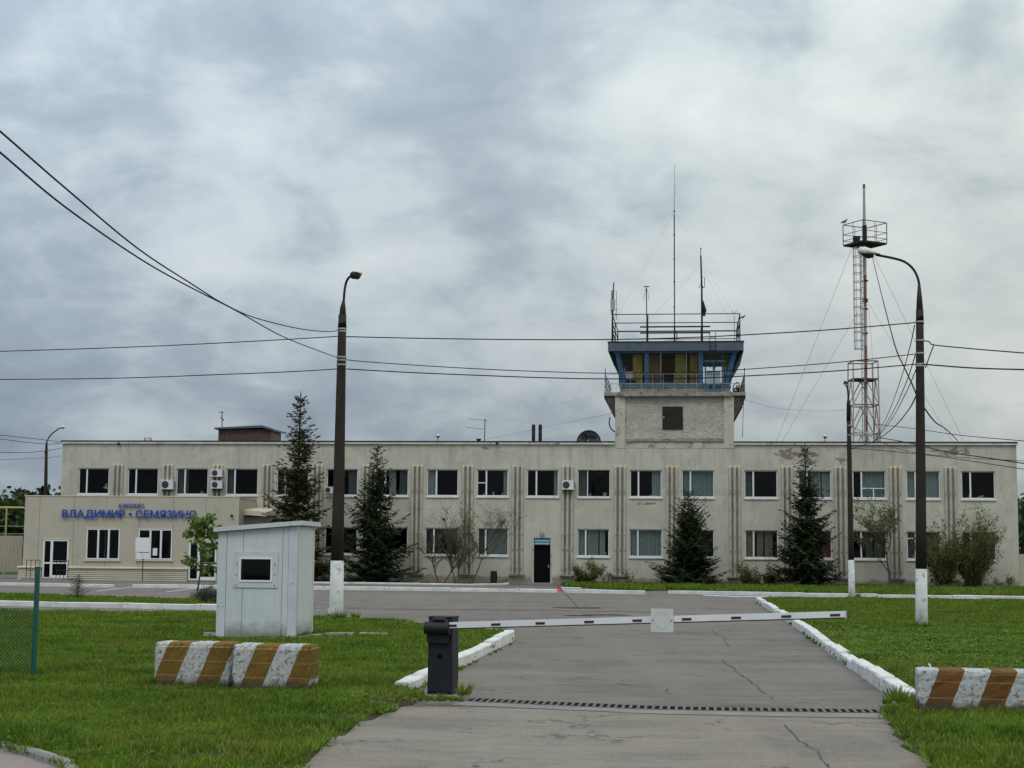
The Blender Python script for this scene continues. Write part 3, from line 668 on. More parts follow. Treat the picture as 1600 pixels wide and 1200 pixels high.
# ribs
RT, RB = fv(727), fv(897)
def rib_mesh():
    mb = MB(); w = .088; n = 8
    prof = [(math.cos(a) * w, -math.sin(a) * .17 + .02) for a in np.linspace(0, PI, n)]
    zs = [(RB, 0), (RT - .12, 0), (RT - .05, .25), (RT, .75)]; vs_ = []
    for z, k in zs: vs_ += [(x * (1 - k * .45), y * (1 - k * .75), z) for x, y in prof]
    fs = [(i*n+j+1, i*n+j, (i+1)*n+j, (i+1)*n+j+1) for i in range(len(zs) - 1) for j in range(n - 1)] + [tuple(3*n + j for j in range(n))]
    mb.add(vs_, fs); me = bpy.data.meshes.new('rib'); me.from_pydata(mb.v, [], mb.f); me.materials.append(RIBM); me.update(); return me
RIBM = mat('rib_plaster', (.465, .44, .36), .93, .14, 1.2, bump=.4, dirt=((.24, .215, .175), 2.2, .57))
rib = rib_mesh()
GROOVE = mat('groove_plaster', (.22, .20, .165), .95, .25, 2.5, dirt=((.13, .115, .095), 2, .52))  # darker plaster tone between the ribs
for i, u in enumerate(us):
    u += {0: 0, 10: -.0}.get(i, 0)
    for k in (-1, 0, 1):
        o = link('rib', rib, bld, (u + k * .27, -.002, 0))
        if i < 4: pass
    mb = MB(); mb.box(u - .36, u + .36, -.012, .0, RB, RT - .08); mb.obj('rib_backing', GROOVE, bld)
    if i > 4: mb = MB(); mb.box(u - .46, u + .46, -.17, .02, RB - .09, RB); mb.obj('rib_ledge', CONC, bld)
# windows
def bars(mb, x0, x1, z0, z1, xs=(), zs=(), t=.06, y0=.08, y1=.15, rail=()):
    mb.box(x0, x0 + t, y0, y1, z0, z1); mb.box(x1 - t, x1, y0, y1, z0, z1)
    mb.box(x0 + t, x1 - t, y0, y1, z0, z0 + t); mb.box(x0 + t, x1 - t, y0, y1, z1 - t, z1)
    for x in xs: mb.box(x - t * .8, x + t * .8, y0 - .01, y1 - .002, z0 + t, z1 - t)
    for (a, b, z) in rail: mb.box(a, b, y0 + .004, y1 - .004, z - t / 2, z + t / 2)
def blind(parent, x0, x1, z0, z1, m, y=.24, name='blind', st=.11):
    mb = MB(); n = max(2, int((x1 - x0) / st)); r = random.Random(int(x0 * 100)); px = x0; py = y
    for i in range(n):
        nx = x0 + (x1 - x0) * (i + 1) / n; ny = y + (.05 if i % 2 == 0 else 0) + r.uniform(-.01, .01)
        mb.quad((px, py, z0), (nx - .006, ny, z0), (nx - .006, ny, z1), (px, py, z1)); px = nx; py = ny
    return mb.obj(name, m, parent)
RLB = {  # blinds per axis: (from, to, material)
 'u': {2: [(.0, .34, BL_DARK)], 3: [(.02, .22, BL_DARK)], 5: [(.7, 1, BL_DARK)], 6: [(.38, .6, BL_GREY), (.72, .95, BL_DARK)], 7: [(.02, .26, BL_GREY)], 8: [(.86, 1, BL_GREY)], 9: [(.86, 1, BL_GREY)], 10: [(.0, .3, BL_DARK)],
       11: [(.7, 1, BL_GREY)], 12: [(0, 1, BL_TEAL)], 13: [(.0, .24, BL_DARK)], 14: [(.0, .3, BL_TEAL), (.38, .7, BL_GREY), (.73, 1, BL_GREY)], 15: [(.3, 1, BL_TEAL)], 16: [(0, .24, BL_GREY), (.55, 1, BL_GREY)], 17: []},
 'l': {7: [(.85, 1, BL_DARK)], 8: [(0, .26, BL_DARK), (.3, 1, BL_TEAL)], 10: [(0, .22, BL_GREY), (.3, .66, BL_GREY), (.7, .88, BL_GREY)], 11: [(0, 1, BL_GREY)], 13: [(0, .3, BL_TAN), (.36, .56, BL_TAN), (.6, .85, BL_TAN)], 14: [(.75, 1, RED)], 15: [(.4, .62, BL_DARK), (.66, .9, BL_DARK)], 16: [(0, .25, BL_DARK), (.5, 1, BL_DARK)], 17: [(.4, .7, BL_DARK)]}}
def window(parent, h, kind, k, split=.27, label=None, y=0.0):
    a, b, c, d = h; a += .005; b -= .005; c += .005; d -= .005
    xs = [a + (b - a) * split]; mb = MB(); rail = []
    if kind == 'u' and k == 8: rail = [(a + .06, xs[0] - .05, c + (d - c) * .5)]
    if kind == 'u' and k == 15: rail = [(xs[0] + .05, b - .06, c + (d - c) * .36)]; mb.box(xs[0] + (b - xs[0]) * .5 - .03, xs[0] + (b - xs[0]) * .5 + .03, .09, .14, c + .06, c + (d - c) * .36 - .03)
    if kind == 'l' and k == 16: rail = [(a + .06, xs[0] - .05, c + (d - c) * .75)]
    bars(mb, a, b, c, d, xs, rail=rail, t=.055 if not (kind == 'u' and k == 10) else .03)
    w = mb.obj('window', PVC, parent); 
    if label: w['label'] = label
    g = MB(); g.quad((a + .05, .115, c + .05), (b - .05, .115, c + .05), (b - .05, .115, d - .05), (a + .05, .115, d - .05)); g.obj('pane', GLASS, w)
    s = MB(); s.hexa([(a - .05, -.07, c - .11), (b + .05, -.07, c - .11), (b + .05, .08, c - .09), (a - .05, .08, c - .09), (a - .05, -.07, c - .055), (b + .05, -.07, c - .055), (b + .05, .08, c - .002), (a - .05, .08, c - .002)])
    s.obj('sill', SILL, w)
    if kind == 'u' and k in (2, 6, 8, 10, 11, 14, 17) or kind == 'l' and k in (10, 16):
        q = random.Random(k * 7 + len(kind)); 
        for z_ in range(3):
            x_ = a + .3 + (b - a - .7) * q.random(); it = MB(); hh = q.uniform(.08, .28); ww = q.uniform(.06, .2); it.hexa([(x_, .26, c + .02), (x_ + ww, .26, c + .02), (x_ + ww, .4, c + .02), (x_, .4, c + .02), (x_ + .02, .28, c + hh), (x_ + ww * 1.2, .26, c + hh), (x_ + ww * 1.1, .4, c + hh), (x_ + .01, .4, c + hh)]); it.obj('sill_item', (PAPER, BL_GREY, BL_TAN)[z_], w)
    for (f0, f1, m) in RLB[kind].get(k, []): blind(w, a + .04 + (b - a - .08) * f0, a + .04 + (b - a - .08) * f1, c + .04, d - .03, m)
    return w
for k in range(18): window(bld, holes[k], 'u', k, .30 if k in (7, 8, 9, 10) else .27)
for j, k in enumerate(lowk): window(bld, holes[upn + j], 'l', k, .26)
# entrance door
dr = MB(); dr.box(D0 + .03, D1 - .03, .14, .2, .02, DT - .42); dl = dr.obj('door', BLACK, bld); dl['label'] = 'black open doorway leaf of the service door'
h = MB(); h.box(D1 - .14, D1 - .10, .08, .139, .95, 1.15); h.obj('handle', GALV, dl)
dr = MB(); dr.box(D0 + .01, D1 - .01, .02, .13, DT - .42, DT - .02); fs = dr.obj('door_sign', DOORB, bld); fs['label'] = 'blue board with two light lines over the door'
for z in (DT - .17, DT - .33):
    t = MB(); t.box(D0 + .06, D1 - .06, .012, .019, z - .045, z + .045); t.obj('print_line', DOORL, fs)
for s_, (a, b) in enumerate(((D0 - .09, D0 + .0), (D1 - .0, D1 + .09))):
    t = MB(); t.box(a, b, -.015, .0, 0, DT + .02); t.obj('door_surround', RIBM, bld)
t = MB(); t.box(D0 - .3, D1 + .3, -.6, .0, -.1, .10); t.obj('door_step', CONC2, bld)
# plinth with broken render
r_ = random.Random(5); mb = MB(); u = fu(480, 900)
while u < U1 - .4:
    L = r_.uniform(.25, .8)
    if not (D0 - .4 < u < D1 + .3) and r_.random() < .72: mb.box(u, u + L, -.03 - r_.random() * .05, .0, -.1, r_.uniform(.12, .34)); mb.obj('plinth_patch', CONC, bld); mb = MB()
    u += L + r_.uniform(.0, .3)
# small ring lamp over the door
c = FL(847, 834.5); t = MB(); t.tube([(c[0] + math.cos(a) * .13, -.06, c[1] + math.sin(a) * .13) for a in np.linspace(0, 2 * PI, 17)], .018, 6, False)
t.box(c[0] - .03, c[0] + .03, -.06, .0, c[1] - .16, c[1] - .1); t.tube([(c[0], -.04, c[1]), (c[0], -.08, c[1])], .1, 12)
tag(t.obj('door_lamp', GALV, None, loc=None), 'round ring lamp above the black service door', 'lamp'); o = bpy.data.objects['door_lamp']; o.location = O; o.rotation_euler.z = BA
def rect(px0, px1, py0, py1, yl=0.0):
    x0 = fu(px0, (py0 + py1) / 2, yl); x1 = fu(px1, (py0 + py1) / 2, yl); pm = (px0 + px1) / 2
    return x0, x1, FL(pm, py1, yl)[1], FL(pm, py0, yl)[1]
# little white cut-out in the leftmost window
x0, x1, z0, z1 = rect(159, 168, 755.5, 765)
t = MB(); t.ball((x0 + .2, .19, z1 - .08), .07, 8, 5); t.box(x0 + .12, x0 + .28, .18, .20, z0 + .06, z1 - .14); t.box(x0 + .02, x0 + .14, .18, .20, z1 - .26, z1 - .21); t.box(x0 + .26, x0 + .36, .18, .20, z0 + .05, z0 + .1)
o = t.obj('figurine', PAPER); o.location = O; o.rotation_euler.z = BA; tag(o, 'small white toy figure standing in the leftmost upper window', 'figurine')

# ------------------------------------------------------------ annex with the lettering
AY = -3.6
A0, A1 = fu(36, 860, AY), fu(374, 800, AY); AT = fv(776, AY, 200); AB = 0.0
ledge = fv(886, AY, 200)
ann = thing('annex', 'beige metal clad single storey annex with blue lettering and two glass doors', 'building', W(0, AY, 0), BA)
aw = [rect(135, 187, 826, 874, AY), rect(216, 269, 827, 874, AY)]
ad = [rect(67, 107, 843, 902, AY), rect(295, 338, 846, 904, AY)]
ah = aw + [(d[0], d[1], .06, d[3]) for d in ad]
seams = [A0] + [fu(x, 800, AY) for x in (62, 116, 166, 218.5, 271, 322)] + [A1]
for a, b in zip(seams[:-1], seams[1:]):
    mb = MB(); wall_face(mb, a + .012, b - .012, ledge, AT, [h for h in ah if h[0] < b and h[1] > a], 0, .10)
    mb.quad((a + .012, 0, ledge), (a + .012, 0, AT), (a + .012, .03, AT), (a + .012, .03, ledge)); mb.quad((b - .012, .03, ledge), (b - .012, .03, AT), (b - .012, 0, AT), (b - .012, 0, ledge))
    mb.obj('cladding_panel', CLAD, ann)
mb = MB(); wall_face(mb, A0 + .01, A1 - .01, -.1, AT - .02, ah, .03, .12)
DA = -AY - .02
mb.quad((A0, .03, -.1), (A0, .03, AT), (A0, DA, AT), (A0, DA, -.1)); mb.quad((A1, .03, -.1), (A1, DA, -.1), (A1, DA, AT), (A1, .03, AT))
mb.obj('wall', CLAD, ann)
mb = MB(); mb.box(A0 - .0, A1, .05, DA, AT - .12, AT - .05); mb.obj('roof', DARKM, ann)
mb = MB(); mb.box(A0 - .04, A1 + .04, -.03, .06, AT + .001, AT + .05); mb.obj('roof_trim', CLADL, ann)
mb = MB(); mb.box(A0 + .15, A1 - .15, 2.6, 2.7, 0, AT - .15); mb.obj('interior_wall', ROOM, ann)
def gaps(a, b, cut):
    out = []; x = a
    for c in sorted(cut):
        if c[0] > x: out.append((x, c[0]))
        x = max(x, c[1])
    if x < b: out.append((x, b))
    return out
segs = gaps(A0 - .25, A1, [(d[0] - .02, d[1] + .02) for d in ad])
for (a, b) in segs:
    mb = MB(); mb.hexa([(a, -.2, ledge - .10), (b, -.2, ledge - .10), (b, .0, ledge - .10), (a, .0, ledge - .10), (a, -.2, ledge - .04), (b, -.2, ledge - .04), (b, -.001, ledge), (a, -.001, ledge)]); mb.obj('plinth_ledge', CLADL, ann)
    nb = 6; hh = (ledge - .12) / nb
    for i in range(nb):
        z = .01 + i * hh
        mb = MB(); mb.hexa([(a + .05, -.14, z), (b - .02, -.14, z), (b - .02, -.02, z), (a + .05, -.02, z), (a + .05, -.105, z + hh - .02), (b - .02, -.105, z + hh - .02), (b - .02, -.02, z + hh - .02), (a + .05, -.02, z + hh - .02)])
        mb.obj('siding_board', CLAD, ann)
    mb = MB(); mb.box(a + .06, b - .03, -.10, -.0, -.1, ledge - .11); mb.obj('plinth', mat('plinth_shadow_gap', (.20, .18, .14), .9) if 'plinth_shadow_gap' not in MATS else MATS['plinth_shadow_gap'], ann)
for i, h in enumerate(aw):
    a, b, c, d = h; mb = MB(); w_ = b - a; bars(mb, a, b, c, d, (a + w_ * .355, a + w_ * .67), t=.065, y0=.0 - .02, y1=.07)
    w = mb.obj('window', PVC, ann)
    g = MB(); g.quad((a + .05, .03, c + .05), (b - .05, .03, c + .05), (b - .05, .03, d - .05), (a + .05, .03, d - .05)); g.obj('pane', GLASS_DARK, w)
    s = MB(); s.box(a - .12, b + .12, -.09, -.021, c - .1, c - .03); s.obj('sill', CLADL, w)
    s = MB(); s.box(a - .08, b + .08, -.04, -.021, d + .0, d + .06); s.obj('head_trim', CLADL, w)
    if i == 1:
        x0, x1, z0, z1 = rect(238.5, 245.5, 856.5, 868, AY); s = MB(); s.box(x0, x1, .018, .026, z0, z1); p = s.obj('paper_notice', PAPER, w)
for i, h in enumerate(ad):
    a, b, c, d = h; c = .07; mb = MB(); w_ = b - a; sp_ = a + w_ * (.34 if i == 0 else .36); zr = c + (d - c) * .40
    bars(mb, a, b, c, d, (sp_,), t=.09, y0=-.03, y1=.06, rail=[(a + .09, sp_ - .07, zr), (sp_ + .07, b - .09, zr)])
    mb.box(sp_ + .07, b - .09, -.025, .055, c + .09, c + .2)
    w = mb.obj('door', PVC, ann)
    g = MB(); g.quad((a + .05, .02, c + .05), (b - .05, .02, c + .05), (b - .05, .02, d - .05), (a + .05, .02, d - .05)); g.obj('pane', GLASS_DARK, w)
    s = MB(); s.box(sp_ + .12, b - .12, -.09, -.06, zr + .12, zr + .15); s.box(sp_ + .14, sp_ + .17, -.06, -.02, zr + .12, zr + .15); s.box(b - .17, b - .14, -.06, -.02, zr + .12, zr + .15); s.obj('handle', GALV, w)
    s = MB(); s.box(a - .1, b + .1, -.06, -.031, d + .01, d + .07); s.obj('head_trim', CLADL, w)
# lettering
def letters(text, u0, u1, z, hgt, y, parent, weight, ext=.035):
    cu = bpy.data.curves.new('t', 'FONT'); tmp = bpy.data.objects.new('t', cu); COL.objects.link(tmp); out = []
    cu.extrude = ext; cu.offset = weight; cu.resolution_u = 2; cu.size = 1
    x = 0; recs = []
    cu.body = 'НН'; bpy.context.view_layer.update(); d2 = tmp.dimensions.x; cu.body = 'Н'; bpy.context.view_layer.update(); d1 = tmp.dimensions.x; gap = max(.1, d2 - 2 * d1) * .75
    for ch in text:
        if ch == ' ': x += .26; continue
        cu.body = ch; bpy.context.view_layer.update(); dg = bpy.context.evaluated_depsgraph_get()
        me = bpy.data.meshes.new_from_object(tmp.evaluated_get(dg)); xs = [v.co.x for v in me.vertices]
        for v in me.vertices: v.co.x -= min(xs)
        recs.append((me, x)); x += max(xs) - min(xs) + gap
    bpy.data.objects.remove(tmp); sx = (u1 - u0) / (x - gap); sy = hgt / .75
    for me, xx in recs:
        for v in me.vertices: X, Y, Z = v.co; v.co = (X * sx, -Z, Y * sy)
        me.materials.clear(); me.materials.append(BLUE); me.update()
        o = link('letter', me, parent, (u0 + xx * sx, y, z)); out.append(o)
    return out
s1 = rect(98, 308, 797, 809, AY)
sign = thing('lettering_sign', 'large blue raised letters on the beige annex wall under the small line', 'sign', W(s1[0], AY - .12, s1[2]), BA)
letters('ВЛАДИМИР • СЕМЯЗИНО', 0, s1[1] - s1[0], 0, s1[3] - s1[2], 0, sign, .022, .02)
mb = MB()
for f in (.03, .2, .37, .55, .72, .97): mb.box((s1[1] - s1[0]) * f - .02, (s1[1] - s1[0]) * f + .02, .061, .118, .1, .14)
mb.box(0, s1[1] - s1[0], .04, .06, .10, .14); mb.obj('mounting_rail', CLAD, sign)
s2 = rect(186, 226, 787, 793, AY)
sign2 = thing('lettering_sign', 'small line of blue letters above the long airport name', 'sign', W(s2[0], AY - .12, s2[2]), BA)
letters('АЭРОПОРТ', 0, s2[1] - s2[0], 0, (s2[3] - s2[2]), 0, sign2, .016, .02)
mb = MB(); mb.box(0, s2[1] - s2[0], .04, .06, .05, .08)
for f in (.05, .5, .95): mb.box((s2[1] - s2[0]) * f - .02, (s2[1] - s2[0]) * f + .02, .06, .118, .045, .085)
mb.obj('mounting_rail', CLAD, sign2)
# step and railing at the left annex door
st0 = fu(34, 902, AY - 1); st1 = fu(107, 902, AY - 1)
stp = thing('entrance_steps', 'low concrete landing under the left annex door', 'steps', W((st0 + st1) / 2, AY - .7, 0), BA); wd = (st1 - st0) / 2
mb = MB(); mb.box(-wd, wd, -.45, .55, -.05, .12); mb.obj('landing', CONC2, stp)
mb = MB(); mb.box(-wd + .2, wd - .2, -.75, -.452, -.05, .06); mb.obj('step', CONC2, stp)
def railing(name, label, px0, px1, yl):
    x0 = fu(px0, 890, yl); x1 = fu(px1, 890, yl); t = thing(name, label, 'railing', W(x0, yl, .12), BA, 'dark railings at the left annex door'); L = x1 - x0
    h = 1.02
    for k in range(4): m = MB(); m.tube([(L * k / 3, 0, 0), (L * k / 3, 0, h)], .02, 6); m.obj('post', DARKM, t)
    for z in (h, h * .42): m = MB(); m.tube([(0, 0, z), (L, 0, z)], .02, 6); m.obj('rail', DARKM, t)
railing('railing', 'dark tubular railing left of the left annex door', 41, 62, AY - 1.0)
railing('railing', 'dark tubular railing in front of the left annex door', 88, 106, AY - 1.0)
# linking porch with canopy between annex and terminal
c0, c1 = fu(374, 800, -2.2), fu(417, 800, -2.2); ct = fv(796, -2.2, 395); cb = fv(804, -2.2, 395)
po = thing('porch', 'small cream porch roof between the annex and the terminal wall', 'porch', W(c0, -2.2, 0), BA); L = c1 - c0
mb = MB(); mb.hexa([(-.0, -.5, cb - .0), (L + .1, -.5, cb - .12), (L + .1, 2.15, cb + .05), (0, 2.15, cb + .1), (0, -.5, ct), (L + .1, -.5, ct - .16), (L + .1, 2.15, ct + .1), (0, 2.15, ct + .2)]); mb.obj('roof', CLADL, po)
mb = MB(); mb.box(0.02, L - .1, .0, 2.15, -.1, cb - .14); mb.obj('wall', mat('porch_panel', (.30, .27, .215), .7, .12, 1), po)

# ------------------------------------------------------------ control tower
tw = thing('control_tower', 'square rendered control tower with blue inclined glass cab rising from the terminal roof', 'tower', W((TL + TR) / 2, 0, VT), BA)
TC = (TL + TR) / 2
def T(px, py, yl=0.0): a, b = FL(px, py, yl); return a - TC, b - VT
hw = (TR - TL) / 2; TD = 2 * hw * .9
zt = T(1053, 619)[1]; pl, pr = T(977, 650)[0], T(1131, 650)[0]; z0p = T(1053, 686)[1]
sh = [T(1035, 650)[0], T(1067, 650)[0], T(1050, 671)[1], T(1050, 635)[1]]
mb = MB(); mb.box(-hw + .03, hw - .03, .10, TD, -.4, zt); mb.obj('shaft', RPLAS, tw)
mb = MB(); mb.box(-hw, pl, -.02, .35, -.35, zt); mb.obj('pier', RIBM, tw)
mb = MB(); mb.box(pr, hw, -.02, .35, -.35, zt); mb.obj('pier', RIBM, tw)
# the piers run down the terminal front to the top of the ribs
mb = MB(); mb.box(pl, pr, -.015, .3, -.35, z0p - .16); mb.obj('spandrel', RIBM, tw)
mb = MB(); r_ = random.Random(2); x = pl + .02
while x < pr - .1:
    w_ = r_.uniform(.15, .5); w_ = min(w_, pr - x - .01); mb.box(x, x + w_, -.06 - r_.random() * .05, .12, z0p - .15 + r_.uniform(-.02, .02), z0p + r_.uniform(-.03, .06)); x += w_ + .005
mb.obj('spalled_ledge', CONC, tw)
mb = MB(); mb.box(sh[0], sh[1], .05, .099, sh[2], sh[3]); s_ = mb.obj('steel_shutter', RUST, tw); s_['label'] = 'square rusty brown shutter in the tower front'
mb = MB(); mb.box(sh[0] + .05, sh[0] + .11, .03, .049, sh[2] + .65, sh[2] + .78); mb.obj('handle', GALV, s_)
# balcony slab with tapering brackets
bl, br = T(944, 620)[0], T(1165, 620)[0]; zs0, zs1 = zt + .002, T(1053, 613)[1]
mb = MB(); mb.box(bl, br, -.10, TD + .6, zs0 + .02, zs1); mb.obj('balcony_slab', CONC, tw)
mb = MB(); mb.box(T(967, 616)[0], T(1143, 616)[0], -.22, -.102, zs0 - .02, zs1 + .02); mb.obj('slab_lip', CONC, tw)
zb = T(952, 655)[1]
for s_, (xi, xo) in enumerate(((-hw, bl), (hw, br))):
    for yy in (.0, TD * .5, TD - .3):
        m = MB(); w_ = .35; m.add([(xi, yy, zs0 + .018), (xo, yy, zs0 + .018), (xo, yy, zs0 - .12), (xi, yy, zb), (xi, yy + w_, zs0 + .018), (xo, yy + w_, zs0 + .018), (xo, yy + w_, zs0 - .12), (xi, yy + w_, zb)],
                               [(0, 3, 2, 1), (4, 5, 6, 7), (0, 1, 5, 4), (1, 2, 6, 5), (2, 3, 7, 6), (3, 0, 4, 7)]); m.obj('bracket', SHADE_STAIN, tw)
# cab sill wall
cb0, cb1 = T(969, 604, .35)[0], T(1141, 604, .35)[0]; zc0 = T(1053, 601)[1]
mb = MB(); mb.box(cb0, cb1, .25, TD - .2, zs1 + .002, zc0 - .1); mb.obj('sill_wall', CONC, tw)
mb = MB(); mb.box(cb0 - .05, cb1 + .05, .17, TD - .1, zc0 - .1, zc0); mb.obj('sill_trim', mat('sill_blue_grey', (.30, .36, .40), .6, .2, 4, dirt=((.14, .20, .27), 7, .5)), tw)
# cab: inclined outwards towards the top
zc1 = T(1053, 549)[1]; t0, t1 = T(958, 549, -.25)[0], T(1154, 549, -.25)[0]; yb, ytp = .22, -.30; yB0, yB1 = TD - .15, TD + .35
b0, b1 = cb0 + .08, cb1 - .08
def fr(f, g): x0 = b0 + (t0 - b0) * g; x1 = b1 + (t1 - b1) * g; return Vector((x0 + (x1 - x0) * f, yb + (ytp - yb) * g, zc0 + (zc1 - zc0) * g))
def fx(x, g): p = fr(.5, g); p.x = x; return p
def cx_of(f): return fr(f, .5).x
def pxf(px): return (T(px, 575)[0] - (b0 + t0) / 2) / ((b1 + t1) / 2 - (b0 + t0) / 2)
cab = MB()
fb = [.03, pxf(1010.5), pxf(1095), .97]
for i_, (f, w_) in enumerate(zip(fb, (.30, .26, .28, .30))):
    if i_ in (0, 3): cab.beam(fr(f, .0), fr(f, 1), .16, w_)
    else: cab.beam(fx(cx_of(f), 0), fx(cx_of(f), 1), .16, w_)
cab.beam(fr(0, .03), fr(1, .03), .18, .14); cab.beam(fr(0, .97), fr(1, .97), .2, .14)
def bk(f, g): p = fr(f, g); p.y = yB0 + (yB1 - yB0) * g; return p
for f in (.02, .5, .98): cab.beam(bk(f, 0), bk(f, 1), .16)
cab.beam(bk(0, .03), bk(1, .03), .16); cab.beam(bk(0, .97), bk(1, .97), .16)
for f in (.0, 1.0):
    for g in (.03, .97): cab.beam(fr(f, g), bk(f, g), .16)
    for k in (.33, .66):
        cab.beam(fr(f, 0).lerp(bk(f, 0), k), fr(f, 1).lerp(bk(f, 1), k), .12)
cabo = cab.obj('cab_frame', CABBLUE, tw)
thin = MB()
for px in (1032.5, 1072.5): f = pxf(px); thin.beam(fx(cx_of(f), .05), fx(cx_of(f), .95), .05)
thin.obj('glazing_bars', GALV, cabo)
CG = glassmat('cab_glass', (.93, .95, .94), .06)
for a, b in ((fb[0], fb[1]), (fb[1], fb[2]), (fb[2], fb[3])):
    q_ = lambda f, g: fr(f, g) if f in (fb[0], fb[3]) else fx(cx_of(f), g)
    m = MB(); m.quad(q_(a, .04), q_(b, .04), q_(b, .96), q_(a, .96)); m.obj('pane', CG, cabo)
m = MB(); m.quad(bk(.02, .04), bk(.02, .96), bk(.98, .96), bk(.98, .04)); m.obj('pane', CG, cabo)
for f in (0.0, 1.0): m = MB(); m.quad(fr(f, .04), bk(f, .04), bk(f, .96), fr(f, .96)); m.obj('pane', CG, cabo)
# cab interior
zi = zc0 + .05; zj = zc1 - .1
def ins(px): return T(px, 575, .6)[0]
m = MB(); m.box(b0 + .1, b1 - .1, .4, TD - .4, zc0 - .08, zc0 + .02); m.obj('cab_floor', BL_BROWN, tw)
m = MB(); m.box(b0 + .1, ins(1098), 3.0, 3.1, zc0, zc1); m.obj('cab_partition', BL_BROWN, tw)
for a, b, mm, yy in ((989, 1004, BL_YEL, .55), (1055, 1071, BL_OLIVE, .55), (1078, 1090, BL_YEL, .9), (966, 987, BL_DARK, 1.4), (1014, 1031, BL_BROWN, .8), (1128, 1140, BL_OLIVE, .8)):
    blind(tw, ins(a), ins(b), zi, zj, mm, yy, 'curtain', .1)
x0, x1 = ins(972), ins(989); a_, zz0 = T(980, 593, .35); zz1 = T(980, 581, .35)[1]; m = MB(); m.box(x0 + .05, x1, .30, .33, zz0, zz1); m.obj('paper_notice', PAPER, tw)
m = MB(); m.box(ins(1032), ins(1056), .8, 1.3, zi + .6, zi + .66); m.box(ins(1034), ins(1050), .8, .85, zi + .3, zi + .9); m.box(ins(976), ins(994), .5, .8, zi, zi + .25); m.obj('console', DARKM, tw)
# balcony door
d0, d1 = T(1101, 590, .1)[0], T(1130, 590, .1)[0]; dz0 = T(1115, 611, .1)[1]; dz1 = T(1115, 567, .1)[1]
m = MB(); bars(m, d0, d1, dz0, dz1, (d0 + (d1 - d0) * .5,), t=.09, y0=-.02, y1=.06, rail=[(d0 + .08, d1 - .08, dz0 + (dz1 - dz0) * .22)]); dd = m.obj('balcony_door', CABBLUE, tw)
m = MB(); m.quad((d0 + .05, .02, dz0 + .05), (d1 - .05, .02, dz0 + .05), (d1 - .05, .02, dz1 - .05), (d0 + .05, .02, dz1 - .05)); m.obj('pane', CG, dd)
for f0, f1 in ((.10, .42), (.58, .85)):
    m = MB(); m.box(d0 + (d1 - d0) * f0, d0 + (d1 - d0) * f1, .07, .08, dz0 + (dz1 - dz0) * .25, dz0 + (dz1 - dz0) * .72); m.obj('sky_glimpse', PAPER, dd)  # white panels stand in for bright sky seen through the cab
m = MB(); m.box(d0 - .05, d1 + .1, -.15, .1, dz1 + .02, dz1 + .14); m.obj('door_head', CABBLUE, tw)
# cab roof
r0, r1 = T(950, 541, -.6)[0], T(1162, 541, -.6)[0]; zr0 = T(1053, 548, -.6)[1]; zr1 = T(1053, 534.5, -.6)[1]
m = MB(); m.box(r0, r1, -.6, TD + .7, zr0, zr1); m.obj('cab_roof', FASCIA, tw)
m = MB(); m.box(r0 - .03, r1 + .03, -.63, TD + .73, zr1 + .002, zr1 + .06); m.obj('roof_edge', DARKM, tw)
m = MB(); q = [T(950, 541)[0], T(1162, 541)[0]]
for (x, xx) in ((r0 + .02, t0 - .05), (r1 - .02, t1 + .05)):   # dark soffit flares at the sides
    m.add([(x, -.5, zr0 - .002), (xx, -.3, zr0 - .002), (xx, TD + .3, zr0 - .002), (x, TD + .6, zr0 - .002), (fr(0 if x < xx else 1, .42).x + (-.16 if x < xx else .16), -.05, zr0 - .85), (fr(0 if x < xx else 1, .42).x + (.06 if x < xx else -.06), -.05, zr0 - .85), (fr(0 if x < xx else 1, .42).x + (.06 if x < xx else -.06), TD, zr0 - .85), (fr(0 if x < xx else 1, .42).x + (-.16 if x < xx else .16), TD, zr0 - .85)],
          [(0, 3, 2, 1), (4, 5, 6, 7), (0, 1, 5, 4), (1, 2, 6, 5), (2, 3, 7, 6), (3, 0, 4, 7)]); m.obj('side_soffit', DARKM, tw); m = MB()
# low faceted roof lantern
dm = MB(); n = 10; cyy = TD / 2; ra = (T(1093, 530, 3)[0] - T(1010, 530, 3)[0]) / 2; cxx = T(1053, 530, 3)[0]; zt1 = T(1053, 520, 3)[1]
ring = [[(cxx + math.cos(2*PI*i/n) * ra * k, cyy + math.sin(2*PI*i/n) * ra * k * .9, z) for i in range(n)] for k, z in ((1.5, zr1 + .06), (1.15, zr1 + .22), (.35, zr1 + .58), (.05, zr1 + .62))]
dm.add([p for r in ring for p in r], [(i*n+j, i*n+(j+1) % n, (i+1)*n+(j+1) % n, (i+1)*n+j) for i in range(3) for j in range(n)]); dm.obj('roof_lantern', mat('lantern_metal', (.22, .24, .25), .5, .25, 2), tw)
